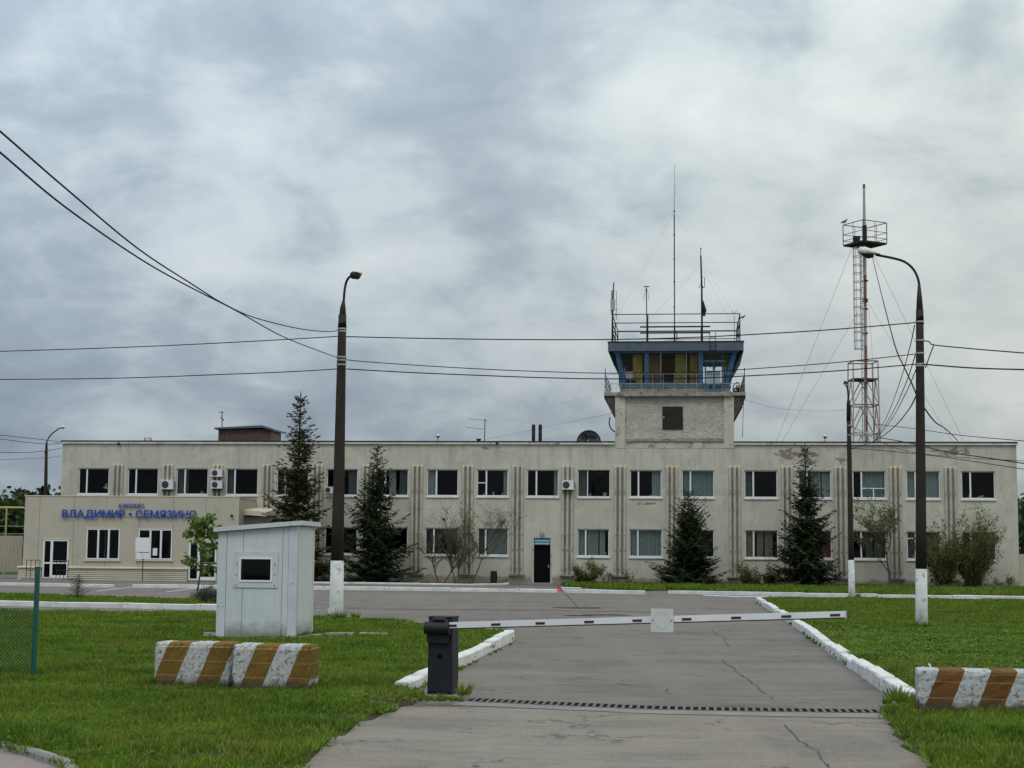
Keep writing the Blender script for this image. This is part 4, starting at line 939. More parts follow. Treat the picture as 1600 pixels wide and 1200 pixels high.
# railings on roof and balcony
def rail_box(parent, name, x0, x1, y0, y1, z0, zs, posts, r, m, sides='fblr'):
    rr = MB()
    for z in zs:
        if 'f' in sides: rr.tube([(x0, y0, z), (x1, y0, z)], r, 5)
        if 'b' in sides: rr.tube([(x0, y1, z), (x1, y1, z)], r, 5)
        if 'l' in sides: rr.tube([(x0, y0, z), (x0, y1, z)], r, 5)
        if 'r' in sides: rr.tube([(x1, y0, z), (x1, y1, z)], r, 5)
    a = rr.obj(name, m, parent); top = max(zs)
    for (x, y) in posts: p = MB(); p.tube([(x, y, z0), (x, y, top)], r * 1.2, 5); p.obj('railing_post', m, parent)
    return a
x0, x1 = T(957, 500, -.4)[0], T(1156, 500, -.4)[0]; zz = [T(1053, y, -.4)[1] for y in (491, 504.5, 518)]
rail_box(tw, 'roof_railing', x0, x1, -.45, TD + .4, zr1, zz, [(x0, -.45), (x1, -.45), (x0, TD + .4), (x1, TD + .4), ((x0 + x1) / 2, TD + .4), (x0, TD * .5), (x1, TD * .5), (x0 + (x1 - x0) * .28, -.45)], .028, DARKM)
fzz = [T(1053, y, .5)[1] for y in (510.5, 520)]
m = MB(); xa, xb = T(1000, 510, .5)[0], T(1110, 510, .5)[0]
for z in fzz: m.tube([(xa, .5, z), (xb, .5, z)], .05, 6)
for px in (1011, 1054, 1096): x = T(px, 510, .5)[0]; m.tube([(x, .5, zr1), (x, .5, fzz[0])], .05, 6)
m.obj('antenna_frame', DARKM, tw)
bz = [T(1053, y, -.05)[1] for y in (584.5, 592, 599.5)]
m = MB(); xa, xb = T(985, 590)[0], T(1106, 590)[0]
for k in range(8): x = xa + (xb - xa) * k / 7; m.tube([(x, -.06, zs1), (x, -.06, bz[0])], .014, 4)
for z in (bz[0], bz[2]): m.tube([(bl + .1, -.06, z), (br - .1, -.06, z)], .016, 4)
m.obj('balcony_railing', GALV, tw)
for x in (bl + .06, br - .06):
    rr = MB()
    for z in (bz[0], bz[1], bz[2] - .1): rr.tube([(x, -.05, z), (x, TD + .5, z)], .02, 5)
    rr.obj('side_railing', GALV, tw)
    for k in range(5): y = -.05 + (TD + .5) * k / 4; p = MB(); p.tube([(x, y, zs1), (x, y, bz[0] + (.35 if k == 0 else 0))], .025, 5); p.obj('railing_post', DARKM, tw)
m = MB()
for dx in (0, .35): m.tube([(T(1109, 560, -.7)[0] + dx, -.68, T(1109, 575, -.7)[1]), (T(1109, 560, -.7)[0] + dx, -.68, T(1109, 519, -.7)[1])], .02, 5)
for k in range(8): z = T(1109, 573 - k * 6.5, -.7)[1]; m.tube([(T(1109, 560, -.7)[0], -.68, z), (T(1109, 560, -.7)[0] + .35, -.68, z)], .015, 4)
m.obj('ladder', DARKM, tw)
# heap of cable and junk on the right balcony corner
m = MB(); r_ = random.Random(8); cxq = T(1152, 612)[0]
for k in range(7):
    rr = r_.uniform(.15, .32); c = Vector((cxq + r_.uniform(-.12, .12), .3 + r_.random() * .5, zs1 + .05 + r_.random() * .32)); ax = Vector((r_.uniform(-1, 1), r_.uniform(-1, 1), r_.uniform(.2, 1))).normalized(); e1 = ax.orthogonal().normalized(); e2 = ax.cross(e1)
    m.tube([c + (e1 * math.cos(a) + e2 * math.sin(a)) * rr for a in np.linspace(0, 2 * PI, 14)], .03, 5)
o = m.obj('cable_coils', RUST); o.location = tw.location; o.rotation_euler.z = BA; tag(o, 'rusty coils of cable heaped on the right corner of the tower balcony', 'cable')

def TW(px, py, yl): a, b = FL(px, py, yl); return W(a, yl, b)
# ------------------------------------------------------------ antennas on the tower
def antenna(name, label, px, ybase, yl, build, group='antennas on the control tower roof'):
    base = TW(px, ybase, yl); t = thing(name, label, 'antenna', base, BA, group)
    def L(px_, py_, dy=0.0): q = TW(px_, py_, yl + dy) - base; return Vector((q.dot(UU), q.dot(WW), q.z))
    build(t, L); return t
def whip(t, L):
    m = MB(); m.tube([L(1054, 520), L(1053.5, 335)], .035, 6); m.obj('mast', DARKM, t)
    m = MB(); m.tube([L(1053.5, 335), L(1053.7, 292), L(1054, 257)], [.028, .02, .012], 5); m.tube([L(1054, 290), L(1056, 292), L(1056.5, 300), L(1054.5, 303)], .01, 4); m.obj('whip_rod', GALV, t)
    m = MB()
    for y in (330, 367, 405, 440, 480): m.tube([L(1053.6, y - 1), L(1053.6, y + 1)], .055, 6)
    m.obj('clamps', DARKM, t)
antenna('whip_antenna', 'very tall thin whip antenna rising from the middle of the tower roof', 1054, 520, 2.5, whip)
def rightarr(t, L):
    m = MB(); m.tube([L(1097, 533), L(1096.5, 450), L(1095, 400)], [.06, .055, .045], 6); m.tube([L(1095, 400), L(1095, 389)], .025, 5); m.obj('mast', DARKM, t)
    m = MB(); m.tube([L(1096, 433), L(1101, 433), L(1101, 449), L(1096, 449)], .018, 4); m.tube([L(1092, 450), L(1095.5, 442), L(1099, 450)], .03, 4); m.ball(L(1095, 388), .05, 6, 4); m.tube([L(1097, 470), L(1101, 485), L(1100, 494)], [.08, .12, .06], 6); m.obj('radiator_loops', DARKM, t)
antenna('mast_antenna', 'thick dark antenna mast with loops, right of the tall whip', 1097, 533, .5, rightarr)
def dip(t, L):
    m = MB(); m.tube([L(1011, 532), L(1010, 449)], .03, 6); m.obj('mast', DARKM, t)
    m = MB(); m.tube([L(1005.5, 448), L(1014.5, 447.5)], .03, 5)
    for dx in (-1, 1): m.tube([L(1010, 449), L(1010 + 3.6 * dx, 462), L(1010 + 4 * dx, 470)], .014, 4)
    m.obj('radials', DARKM, t)
antenna('dipole_antenna', 'slim antenna with short drooping rods between left corner and tall whip', 1010, 532, .2, dip)
def corner(t, L):
    m = MB(); m.tube([L(957, 534), L(957, 498), L(959, 441)], [.07, .05, .035], 6); m.obj('mast', DARKM, t)
    m = MB(); m.tube([L(956, 454), L(955.5, 492)], .05, 5); m.tube([L(955, 454), L(963, 455), L(963, 500)], .02, 4); m.box(*[v for v in (L(954, 470).x, L(961, 470).x, -.1, .1, L(957, 485).z, L(957, 468).z)]); m.tube([L(958, 500), L(965, 482)], .02, 4); m.tube([L(959, 520), L(967, 498)], .02, 4); m.obj('aerial_panel', GALV, t)
antenna('corner_antenna', 'cluster of short antennas on the left corner of the tower railing', 957, 534, -.4, corner)
def rc(t, L):
    m = MB(); m.tube([L(1148, 532), L(1147, 493)], .02, 4); m.tube([L(1153, 532), L(1152, 505)], .025, 4); m.tube([L(1144, 486), L(1148, 491), L(1151, 485)], .015, 4); m.obj('mast', DARKM, t)
antenna('stub_antenna', 'two short stub antennas at the right corner of the tower railing', 1148, 532, -.2, rc)

def bird(label, pos, rz, s=1.0):
    m = MB(); m.tube([(-.16, 0, .02), (-.08, 0, .05), (0, 0, .09), (.08, 0, .11), (.12, 0, .17), (.15, 0, .2), (.2, 0, .19)], [.012, .035, .06, .055, .035, .032, .006], 8)
    for y in (-.02, .02): m.tube([(0, y, .06), (.01, y, 0)], .006, 4)
    m.v = [(x * s, y * s, z * s) for x, y, z in m.v]; o = m.obj('bird', mat('bird_feathers', (.10, .10, .105), .8, .3, 20) if 'bird_feathers' not in MATS else MATS['bird_feathers'], None, True); o.location = pos; o.rotation_euler.z = rz
    tag(o, label, 'bird', 'perched birds'); return o
bird('dark bird on the right corner of the control tower railing', TW(1160, 498, -.45), 0.2, 1.0)
m = MB(); q = TW(1157.5, 498, -.45)

# ------------------------------------------------------------ roof furniture
def roofthing(name, label, cat, px, py, yl, rz=BA, group=None): q = TW(px, py, yl); q.z = VT - .13; return thing(name, label, cat, q, rz, group)
hx0, hx1, hz0, hz1 = rect(341, 424, 671, 690, 4); t = roofthing('roof_hut', 'brown corrugated plant hut with low tilted roof on the left terminal roof', 'hut', 382, 690, 4); c = FL(382, 690, 4)[0]
m = MB(); n = 34; W0, W1 = hx0 - c, hx1 - c; top = hz1 - VT + .13
for i in range(n):
    a = W0 + (W1 - W0) * i / n; b = W0 + (W1 - W0) * (i + 1) / n; m.box(a + .012, b - .012, -.02 if i % 2 else .0, .03, 0, top)
m.box(W0, W1, .031, 2.4, 0, top)
BRCOR = mat('brown_corrugated', (.085, .058, .045), .7, .25, 3, dirt=((.14, .11, .09), 3, .58)); m.obj('wall', BRCOR, t)
m = MB(); xm = FL(411, 668, 4)[0] - c; m.add([(W0 - .2, -.25, top - .0), (xm, -.25, top + .10), (W1 + .15, -.25, top - .08), (W1 + .15, 2.7, top - .08), (xm, 2.7, top + .10), (W0 - .2, 2.7, top), (W0 - .2, -.25, top + .1), (xm, -.25, top + .25), (W1 + .15, -.25, top + .04), (W1 + .15, 2.7, top + .04), (xm, 2.7, top + .25), (W0 - .2, 2.7, top + .1)],
     [(0, 1, 7, 6), (1, 2, 8, 7), (2, 3, 9, 8), (3, 4, 10, 9), (4, 5, 11, 10), (5, 0, 6, 11), (6, 7, 10, 11), (7, 8, 9, 10), (5, 4, 1, 0), (4, 3, 2, 1)]); m.obj('roof', FASCIA, t)
t = thing('roof_antenna', 'short forked aerial beside the brown roof hut', 'antenna', TW(347, 669, 4), BA)
def rel(o, px, py, yl): q = TW(px, py, yl) - o.location; return Vector((q.dot(UU), q.dot(WW), q.z))
m = MB(); m.tube([rel(t, 347, 672, 4), rel(t, 347, 643, 4)], .03, 5); m.obj('mast', DARKM, t)
m = MB(); m.tube([rel(t, 342, 644, 4), rel(t, 349, 644, 4)], .02, 4); m.tube([rel(t, 345, 652, 4), rel(t, 350, 657, 4)], .03, 4); m.obj('elements', DARKM, t)
t = roofthing('floodlight', 'small boxy floodlight lying on the parapet above the left windows', 'floodlight', 231, 688, .4); 
m = MB(); m.box(-.2, .2, -.15, .1, .13, .38); m.obj('housing', GALV, t); m = MB(); m.box(-.1, .17, -.16, -.151, .17, .34); m.obj('lens', PAPER, t)
for px, lab in ((683, 'small globe lamp on the parapet left of the TV aerial'), (1288, 'small globe lamp on the parapet left of the lattice mast')):
    t = roofthing('globe_lamp', lab, 'lamp', px, 690, .3, BA, 'globe lamps on the parapet'); m = MB(); m.tube([(0, 0, 0), (.05, 0, .42)], .02, 5); m.obj('stalk', DARKM, t)
    m = MB(); m.ball((.05, 0, .52), .11, 10, 6); m.obj('globe', LAMPW, t); m = MB(); m.tube([(.05, 0, .38), (.05, 0, .47)], [.05, .12], 8); m.obj('collar', DARKM, t)
t = thing('television_aerial', 'television aerial with two rows of horizontal rods on the terminal roof', 'antenna', TW(757, 690, 1), BA)
m = MB(); m.tube([rel(t, 757, 692, 1), rel(t, 758, 654, 1)], .028, 5); m.obj('mast', DARKM, t)
for y0_, x0_ in ((654, 731), (667.5, 729)):
    m = MB(); a = rel(t, x0_, y0_, 1); b = rel(t, 763 if y0_ < 660 else 756, y0_ + 3, 1); m.tube([a, b], .018, 4)
    for k in range(7): p = a.lerp(b, k / 6); m.tube([p + Vector((0, -.4, 0)), p + Vector((0, .4, 0))], .008, 4)
    m.obj('element_row', GALV, t)
for px, lab in ((833.5, 'left of the twin dark flue pipes on the roof'), (844, 'right of the twin dark flue pipes on the roof')):
    t = roofthing('flue_pipe', lab, 'pipe', px, 690, .9, BA, 'twin flue pipes'); h_ = FL(px, 663, .9)[1] - VT + .13; m = MB(); m.tube([(0, 0, 0), (0, 0, h_ - .05)], .105, 12); m.obj('pipe', DARKM, t)
    m = MB(); m.tube([(0, 0, h_ - .05), (0, 0, h_)], [.115, .09], 12); m.tube([(0, 0, h_ * .6), (0, 0, h_ * .64)], .112, 12); m.obj('collar', FASCIA, t)
t = roofthing('roof_vent', 'tiny dark vent stub left of the television aerial', 'vent', 748, 690, .8); m = MB(); m.box(-.1, .1, -.1, .1, 0, .32); m.box(-.14, .14, -.14, .14, .32, .37); m.obj('stub', DARKM, t)
# dish
q = TW(920, 690, .9); t = thing('satellite_dish', 'large grey satellite dish half hidden behind the parapet beside the tower', 'satellite dish', q, BA)
rd = (FL(939, 688, .9)[0] - FL(902.5, 688, .9)[0]) / 2; zc = -.04; m = MB(); vs_ = []; n = 28
for k, rr in enumerate((0, .35, .7, 1.0)):
    for j in range(n): a = 2 * PI * j / n; vs_.append((math.cos(a) * rd * rr, .28 * (1 - rr * rr), zc + math.sin(a) * rd * rr))
m.add(vs_, [(k*n+j, k*n+(j+1) % n, (k+1)*n+(j+1) % n, (k+1)*n+j) for k in range(3) for j in range(n)]); m.obj('reflector', mat('dish_grey', (.12, .13, .13), .6, .15, 3), t, True)
m = MB(); m.tube([(math.cos(a) * rd, 0, zc + math.sin(a) * rd) for a in np.linspace(0, 2 * PI, 33)], .035, 6, False); m.obj('rim', DARKM, t)
m = MB(); m.tube([(0, .3, zc), (0, .35, -.5)], .04, 6); m.tube([(0, -.4, zc + .05), (.1, 0, zc - rd * .7)], .015, 4); m.ball((0, -.42, zc + .06), .05); m.obj('feed_arm', GALV, t)
wv = [(-.30, .24), (-.36, .36), (-.28, .44), (-.16, .42), (-.2, .36)], [(-.34, .30), (-.26, .17), (-.16, .2), (-.12, .3), (-.16, .36), (-.06, .32), (-.02, .25), (.06, .34), (.1, .25), (.18, .35), (.24, .26), (.32, .33), (.38, .27)]
m = MB()
for w_ in wv: m.tube(smooth_path([(x * rd * 1.6, .03 + .16 * (1 - (x * 1.6) ** 2 - (z * 1.6) ** 2) - .02, zc + z * rd * 1.6) for x, z in w_], 4), .02, 4)
m.obj('script_mark', BLACK, t)
# air conditioners
def aircon(label, x0_, x1_, y0_, y1_):
    a, b, c, d = rect(x0_, x1_, y0_, y1_, -.3); t = thing('air_conditioner', label, 'air conditioner', W((a + b) / 2, -.12, c), BA, 'air conditioners on the facade'); w_ = (b - a) / 2; h_ = d - c
    m = MB(); m.box(-w_, w_, -.30, .0, 0, h_); m.obj('casing', SILL, t)
    m = MB(); rr = h_ * .38; m.tube([(-w_ * .3, -.31, h_ / 2), (-w_ * .3, -.301, h_ / 2)], rr, 20); g = m.obj('fan_grille', DARKM, t)
    m = MB(); 
    for k in range(1, 4): m.tube([(-w_ * .3 + math.cos(a_) * rr * k / 3, -.315, h_ / 2 + math.sin(a_) * rr * k / 3) for a_ in np.linspace(0, 2 * PI, 17)], .006, 4, False)
    m.obj('grille_rings', GALV, g)
    m = MB(); m.box(-w_ * .9, -w_ * .8, -.28, .12, -.05, -.002); m.box(w_ * .8, w_ * .9, -.28, .12, -.05, -.002); m.obj('bracket', DARKM, t)
    m = MB(); m.tube([(w_, -.1, h_ * .3), (w_ + .06, -.1, h_ * .25), (w_ + .06, -.08, h_ * .7), (w_, -.05, h_ * .8)], .02, 5); m.obj('pipe', DARKM, t)
aircon('single white air conditioner between the second and third upper windows', 252.5, 271, 749.5, 764.5)
aircon('upper of the two stacked air conditioners left of the fourth window', 330.5, 347.5, 733, 745)
aircon('lower of the two stacked air conditioners left of the fourth window', 330.5, 347.5, 751, 763.5)
aircon('white air conditioner on the ribs above and right of the black door', 878.5, 896.5, 750.5, 765)
aircon('small white unit under the sash of the window behind the left lamp post', 508.5, 521, 760.5, 771)
for px, py, yl, lab in ((186.5, 693.5, 0, 'small round wall lamp under the parapet at the left end'), (777, 692.5, 0, 'small dark wall lamp under the parapet left of the flue pipes'), (363, 806, AY, 'little wall camera at the right end of the annex'), (694, 811, 0, 'tiny wall camera above the bare shrubs')):
    a, b = FL(px, py, yl); t = thing('wall_camera' if 'camera' in lab else 'wall_lamp', lab, 'camera' if 'camera' in lab else 'lamp', W(a, yl - .0, b), BA)
    m = MB(); m.box(-.03, .03, -.1, 0, -.03, .05); m.obj('bracket', DARKM, t); m = MB(); m.tube([(-.06, -.16, -.02), (.06, -.12, .02)], .07, 8); m.obj('head', RUST, t)

# ------------------------------------------------------------ lattice mast behind the terminal
MY = 12.0
mb0 = TW(1350, 700, MY); mbase = Vector((mb0.x, mb0.y, 0)); mst = thing('lattice_mast', 'red and white lattice mast with caged ladder and top platform behind the terminal', 'mast', mbase, 0)
def ML(px, py, dy=0.0): q = P(px, py, mbase.y + dy) - mbase; return Vector(q)
hwB = .88; legs = {}
zt_ = ML(1350, 565).z; z6 = ML(1350, 600).z
def hwz(z): return .80 + (.98 - .80) * max(0, (zt_ - z) / zt_)
for i, (sx, sy) in enumerate(((-1, -1), (1, -1), (1, 1), (-1, 1))):
    m = MB(); cxm = 0
    m.tube([(sx * hwz(0), sy * hwz(0), 0), (sx * hwz(zt_), sy * hwz(zt_), zt_)], .045, 5); m.obj('leg', MASTW, mst)
levels = [0, 3, 5.2, 7.0, ML(1350, 678).z, ML(1350, 634).z, ML(1350, 594).z, ML(1350, 566).z]
for k in range(len(levels) - 1):
    za, zb_ = levels[k], levels[k + 1]; m = MB(); cs = [(-1, -1), (1, -1), (1, 1), (-1, 1)]
    for j in range(4):
        a, b = cs[j], cs[(j + 1) % 4]; ha, hb = hwz(za), hwz(zb_)
        m.tube([(a[0]*hb, a[1]*hb, zb_), (b[0]*hb, b[1]*hb, zb_)], .04, 4)
        if k < len(levels) - 2:
            mid = ((a[0] + b[0]) / 2 * hb, (a[1] + b[1]) / 2 * hb, zb_); m.tube([(a[0]*ha, a[1]*ha, za), mid], .035, 4); m.tube([(b[0]*ha, b[1]*ha, za), mid], .035, 4)
    m.obj('bracing', MASTR if k % 2 == 0 else MASTW, mst)
m = MB(); zf = levels[-2]; m.box(-.85, .85, -.85, .85, zf, zf + .05); m.obj('lower_platform', RUST, mst)
pc = [ML(1353.5, 700).x, 0]; pole_pts = [ML(1353.5, y) for y in (700, 590, 470, 390)]
SEG = [(700, 650, MASTR), (650, 595, MASTW), (595, 540, MASTR), (540, 480, MASTW), (480, 430, MASTR), (430, 384, MASTW)]
for a, b, mm in SEG: m = MB(); m.tube([ML(1353.5 - (700 - a) * .008, a), ML(1353.5 - (700 - b) * .008, b)], .115, 8); m.obj('tube_section', mm, mst)
m = MB()
for y in (438, 467, 470, 482, 520, 562): m.tube([ML(1352, y), ML(1352, y + 1.5)], .2, 8)
m.obj('flanges', RUST, mst)
m = MB(); xr = ML(1348.5, 500).x; xl_ = ML(1344.5, 500).x
for x in (ML(1344.5, 500).x, ML(1349, 500).x):
    m.tube([(x, -.2, ML(1350, 690).z), (x, -.2, ML(1350, 384).z)], .034, 4)
zz = ML(1350, 690).z
while zz < ML(1350, 386).z: m.tube([(xl_, -.2, zz), (ML(1349, 500).x, -.2, zz)], .02, 4); zz += .35
m.obj('ladder', MASTW, mst)
m = MB(); xc = ML(1339.5, 500).x; rr = .33; ys = np.linspace(546, 389, 13)
for y in ys: z = ML(1340, y).z; m.tube([(xc + math.cos(a) * rr * .85, -.3 + math.sin(a) * rr, z) for a in np.linspace(0, 2 * PI, 13)], .024, 4, False)
for a in (PI, PI * .7, PI * 1.3, PI * 1.6, 0.1): m.tube([(xc + math.cos(a) * rr * .85, -.3 + math.sin(a) * rr, ML(1340, 547).z), (xc + math.cos(a) * rr * .85, -.3 + math.sin(a) * rr, ML(1340, 388).z)], .024, 4)
m.obj('ladder_cage', MASTW, mst)
# upper cage platform, turned a little
zp0 = ML(1352, 381).z; zp1 = ML(1352, 350).z; px_ = ML(1351.5, 380).x; ang = R(28); hwp = 1.0
def rot(x, y): return (px_ + x * math.cos(ang) - y * math.sin(ang), x * math.sin(ang) + y * math.cos(ang))
cs = [rot(sx * hwp, sy * hwp) for sx, sy in ((-1, -1), (1, -1), (1, 1), (-1, 1))]
m = MB(); m.add([(x, y, z) for z in (zp0 - .12, zp0) for x, y in cs], [(3, 2, 1, 0), (4, 5, 6, 7), (0, 1, 5, 4), (1, 2, 6, 5), (2, 3, 7, 6), (3, 0, 4, 7)]); m.obj('top_platform', RUST, mst)
m = MB()
for j in range(4):
    a, b = cs[j], cs[(j + 1) % 4]
    for z in (zp1, (zp1 + zp0) / 2, zp0 + .25): m.tube([(*a, z), (*b, z)], .028 if z == zp1 else .02, 4)
    m.tube([(*a, zp0), (*a, zp1)], .035, 4); m.tube([((a[0]+b[0])/2, (a[1]+b[1])/2, zp0), ((a[0]+b[0])/2, (a[1]+b[1])/2, zp1)], .02, 4)
m.obj('cage_railing', DARKM, mst)
m = MB(); m.box(ML(1332, 375).x, ML(1342, 375).x, -.4, -.1, zp0, zp0 + .45); m.box(ML(1348, 375).x, ML(1354, 375).x, -.12, .12, zp0, zp1 - .1); m.obj('equipment_box', RUST, mst)
m = MB(); m.tube([ML(1350.5, 349), ML(1350, 294)], [.1, .075], 8); m.tube([ML(1351, 384), ML(1350.5, 349)], .12, 8); m.obj('top_rod', MASTW, mst)
m = MB(); m.tube([ML(1350, 294), ML(1350, 288)], .085, 8); m.obj('warning_lamp', mat('lamp_red', (.16, .02, .015), .5), mst)
bird('dark bird perched on the left rim of the mast cage', mbase + ML(1318.5, 349.5), .3, 1.5)

# ------------------------------------------------------------ lamp posts
def lamp(label, base, top, r0, r1, white_y, armpts, head, Y, cone, seg=14, box=None, bands=()):
    b = P(*base, Y); b.z = 0; t = thing('lamp_post', label, 'lamp post', b, 0, 'concrete street lamps')
    def L(px, py, dy=0): return P(px, py, Y + dy) - b
    A = Vector((0, 0, -.1)); B = L(*top); wz = L(base[0], white_y).z
    def at(z): f = (z - A.z) / (B.z - A.z); return A.lerp(B, f), r0 + (r1 - r0) * f
    m = MB(); p, r = at(wz); m.tube([A, at(.35)[0], p], [r0 * 1.04, at(.35)[1] * 1.03, r * 1.02], seg); m.obj('whitewashed_base', WHITEW, t, True)
    m = MB(); m.tube([p] + [at(wz + (B.z - wz) * k / 5)[0] for k in range(1, 6)], [at(wz + (B.z - wz) * k / 5)[1] for k in range(6)], seg); m.obj('pole', POLE, t, True)
    c = [L(*q) for q in cone[0]]; m = MB(); m.tube([B - Vector((0, 0, .35))] + c, [r1 * 1.12] + cone[1], seg); m.obj('bracket_socket', DARKM, t, True)
    m = MB(); m.tube(smooth_path([L(*q) for q in armpts], 6), .032 if Y < 60 else .04, 8); m.obj('arm', DARKM, t, True)
    h0 = L(*head[0]); h1 = L(*head[1]); s = head[2]; d = h1 - h0
    m = MB(); m.tube([h0 + d * f for f in (0, .12, .35, .7, .92, 1)], [s * .3, s * .62, s * .9, s, s * .75, s * .2], 12); m.v = [(x, y, z if z > (h0 + h1).z / 2 - s * .25 else (h0 + h1).z / 2 - s * .25) for x, y, z in m.v]; hd = m.obj('lamp_head', LAMPW if head[3] else DARKM, t, True)
    m = MB(); m.tube([h0 + d * .3 - Vector((0, 0, s * .25)), h0 + d * .5 - Vector((0, 0, s * .45)), h0 + d * .9 - Vector((0, 0, s * .25))], [s * .5, s * .75, s * .4], 10); m.obj('glass_bowl', DARKM if head[3] else LAMPW, hd, True)
    if 'beside the kiosk' in label: m = MB(); m.ball(L(552.5, 430, -1.2), .10, 12, 8); m.obj('dark_lamp_front', DARKM, hd, True)  # added dark ball for the dark lower front of the lamp
    for y in bands:
        q = L(base[0] + (top[0] - base[0]) * (base[1] - y) / (base[1] - top[1]), y); rr = at(q.z)[1] + .012; m = MB(); m.tube([q - Vector((0, 0, .02)), q + Vector((0, 0, .02))], rr, seg); m.obj('clamp_band', GALV, t)
    if box:
        x0_, x1_, y0_, y1_ = box; a = L(x0_, y1_); c2 = L(x1_, y0_); m = MB(); m.box(a.x, c2.x, -r0 - .14, -r0 + .02, a.z, c2.z); bx = m.obj('junction_box', WHITEW, t)
        m = MB(); m.tube([((a.x + c2.x) / 2 + .05, -r0 - .05, a.z), ((a.x + c2.x) / 2 + .08, -r0 - .05, .0)], .025, 6); m.obj('conduit', DARKM, t)
    return t
YL = G(525, 969).y; YR = G(1440, 983).y; YM = G(1331, 936).y
lamp('tall concrete lamp post beside the kiosk, its lamp seen end-on', (525, 969), (535, 492), .185, .105, 876, [(537, 472), (538.3, 455), (541, 441), (546, 433, -.4), (553, 429.5, -1.0)], [(561, 426.5, -.5), (555, 428.5, -1.3), .13, True], YL,
     ([(535.8, 481), (536.8, 470)], [.075, .036]), box=(514, 525, 950.5, 963), bands=(514, 518, 558, 563, 570))
lamp('tall concrete lamp post on the right lawn with lamp over the road', (1440, 983), (1437, 484), .148, .092, 889, [(1436.8, 462), (1435.5, 440), (1428, 422), (1415, 410), (1398, 404), (1368, 398)], [(1375, 399.5), (1340, 390.5), .125, True], YR,
     ([(1436.7, 468), (1436.2, 445)], [.07, .034]), bands=(503, 532, 552, 569, 572))
lamp('shorter dark lamp post on the kerb in front of the conifer', (1331, 936), (1326, 645), .135, .085, 875, [(1325.8, 632), (1325, 612), (1323, 603), (1322, 600)], [(1325, 599.5), (1318, 598), .1, False], YM,
     ([(1325.8, 630), (1325.6, 622)], [.08, .04]), bands=(665, 680))
yq = W(fu(71, 780, 2.5), 2.5, 0).y
lamp('far dark lamp post behind the annex at the left edge', (69, 905), (72.5, 700), .16, .09, 897, [(72.6, 700), (73.5, 690), (79, 680), (90, 671), (96, 668)], [(94, 669.5), (102, 666), .09, True], yq,
     ([(72.6, 696), (72.8, 690)], [.07, .05]))

# ------------------------------------------------------------ cables
def cable(label, pts, r=.018, m=None, group='overhead cables', name='overhead_cable', n=5):
    r = r * .72; w = [P(*p) for p in pts]; base = w[0]; pp = smooth_path([q - base for q in w], 8); mb = MB(); mb.tube(pp, r, n); o = mb.obj(name, m or WIRE); o.location = base; tag(o, label, 'cable', group); return o
YN = 14.0
def lerpd(pts, d0, d1):
    x0, x1 = pts[0][0], pts[-1][0]; i0, i1 = 1 / d0, 1 / d1
    return [(x, y, 1 / (i0 + (i1 - i0) * (x - x0) / (x1 - x0))) for x, y in pts]
cable('upper of two cables dropping from the top left to the left lamp post', lerpd([(-60, 155), (0, 205), (100, 292), (215, 388), (300, 444), (350, 475), (400, 497), (470, 514), (515, 518), (531, 515)], YN, YL), .015)
cable('lower of two cables dropping from the top left to the left lamp post', lerpd([(-60, 190), (0, 238), (100, 322), (215, 402), (290, 445), (370, 486), (440, 525), (500, 549), (531, 560)], YN, YL), .015)
cable('left cable reaching the left lamp post just below its top bands', lerpd([(-60, 551), (0, 549), (130, 545), (260, 540), (400, 533), (520, 526), (531, 524)], 46, YL), .018)
cable('lower left cable reaching the left lamp post above the spruce', lerpd([(-60, 594), (0, 593), (180, 591), (350, 585), (450, 581), (527, 576.5)], 46, YL), .018)
cable('highest cable from the left to the right lamp post passing the tower roof', lerpd([(541, 526), (650, 528.5), (800, 530.5), (948, 530.5), (1060, 528), (1160, 523.5), (1300, 515), (1437, 503.5)], YL, YR), .02)
cable('middle cable between the two near lamp posts, crossing the cab glass', lerpd([(541, 559), (548, 563), (640, 570), (760, 577), (860, 581), (945, 583), (1080, 582), (1165, 577), (1300, 567), (1432, 553)], YL, YR), .016)
cable('lowest cable between the two near lamp posts, crossing the cab sill', lerpd([(541, 576.5), (640, 582), (760, 587), (860, 590.5), (945, 592), (1080, 591), (1165, 587.5), (1300, 580), (1432, 569)], YL, YR), .02)
cable('upper cable leaving the right lamp post to the right', lerpd([(1440, 532), (1452, 534), (1460, 539), (1520, 545), (1600, 551.5), (1680, 557)], YR, 34), .02)
cable('lower cable leaving the right lamp post to the right', lerpd([(1440, 569), (1460, 570.5), (1520, 575), (1600, 577.5), (1680, 579)], YR, 34), .024)
cable('jumper cable looping down the right side of the right lamp post', [(1459, 539, YR), (1453, 555, YR), (1446, 575, YR)], .02)
cable('heavy dark cable from the mast top to the right lamp post', [(1361, 392, mbase.y - .5), (1370, 430, 88), (1385, 490, 66), (1400, 545, 52), (1412, 572, 46), (1425, 600, 42), (1438, 632, YR)], .03)
for k, (pts, r) in enumerate([([(1429, 508, YR), (1421, 545, YR + 8), (1405, 600, 60), (1386, 650, 80), (1366, 686, 100)], .02), ([(1430, 555, YR), (1415, 600, 50), (1392, 650, 70), (1366, 690, 98)], .02),
                        ([(1433, 573, YR), (1415, 615, 52), (1390, 660, 72), (1362, 694, 95)], .02), ([(1434, 612, YR), (1420, 640, 46), (1396, 668, 62), (1368, 688, 80), (1330, 702, 92)], .025), ([(1444, 637, YR), (1462, 660, 50), (1480, 672, 70), (1497, 689, 90)], .03)]):
    cable(['thin cable falling from the right lamp post to the roof, highest start', 'thin cable falling from the right lamp post to the roof, second start', 'thin cable falling from the right lamp post to the roof, third start', 'slack cable curving from the right lamp post to the parapet below the mast', 'dark cable falling from the right lamp post to the roof on its right'][k], pts, r)
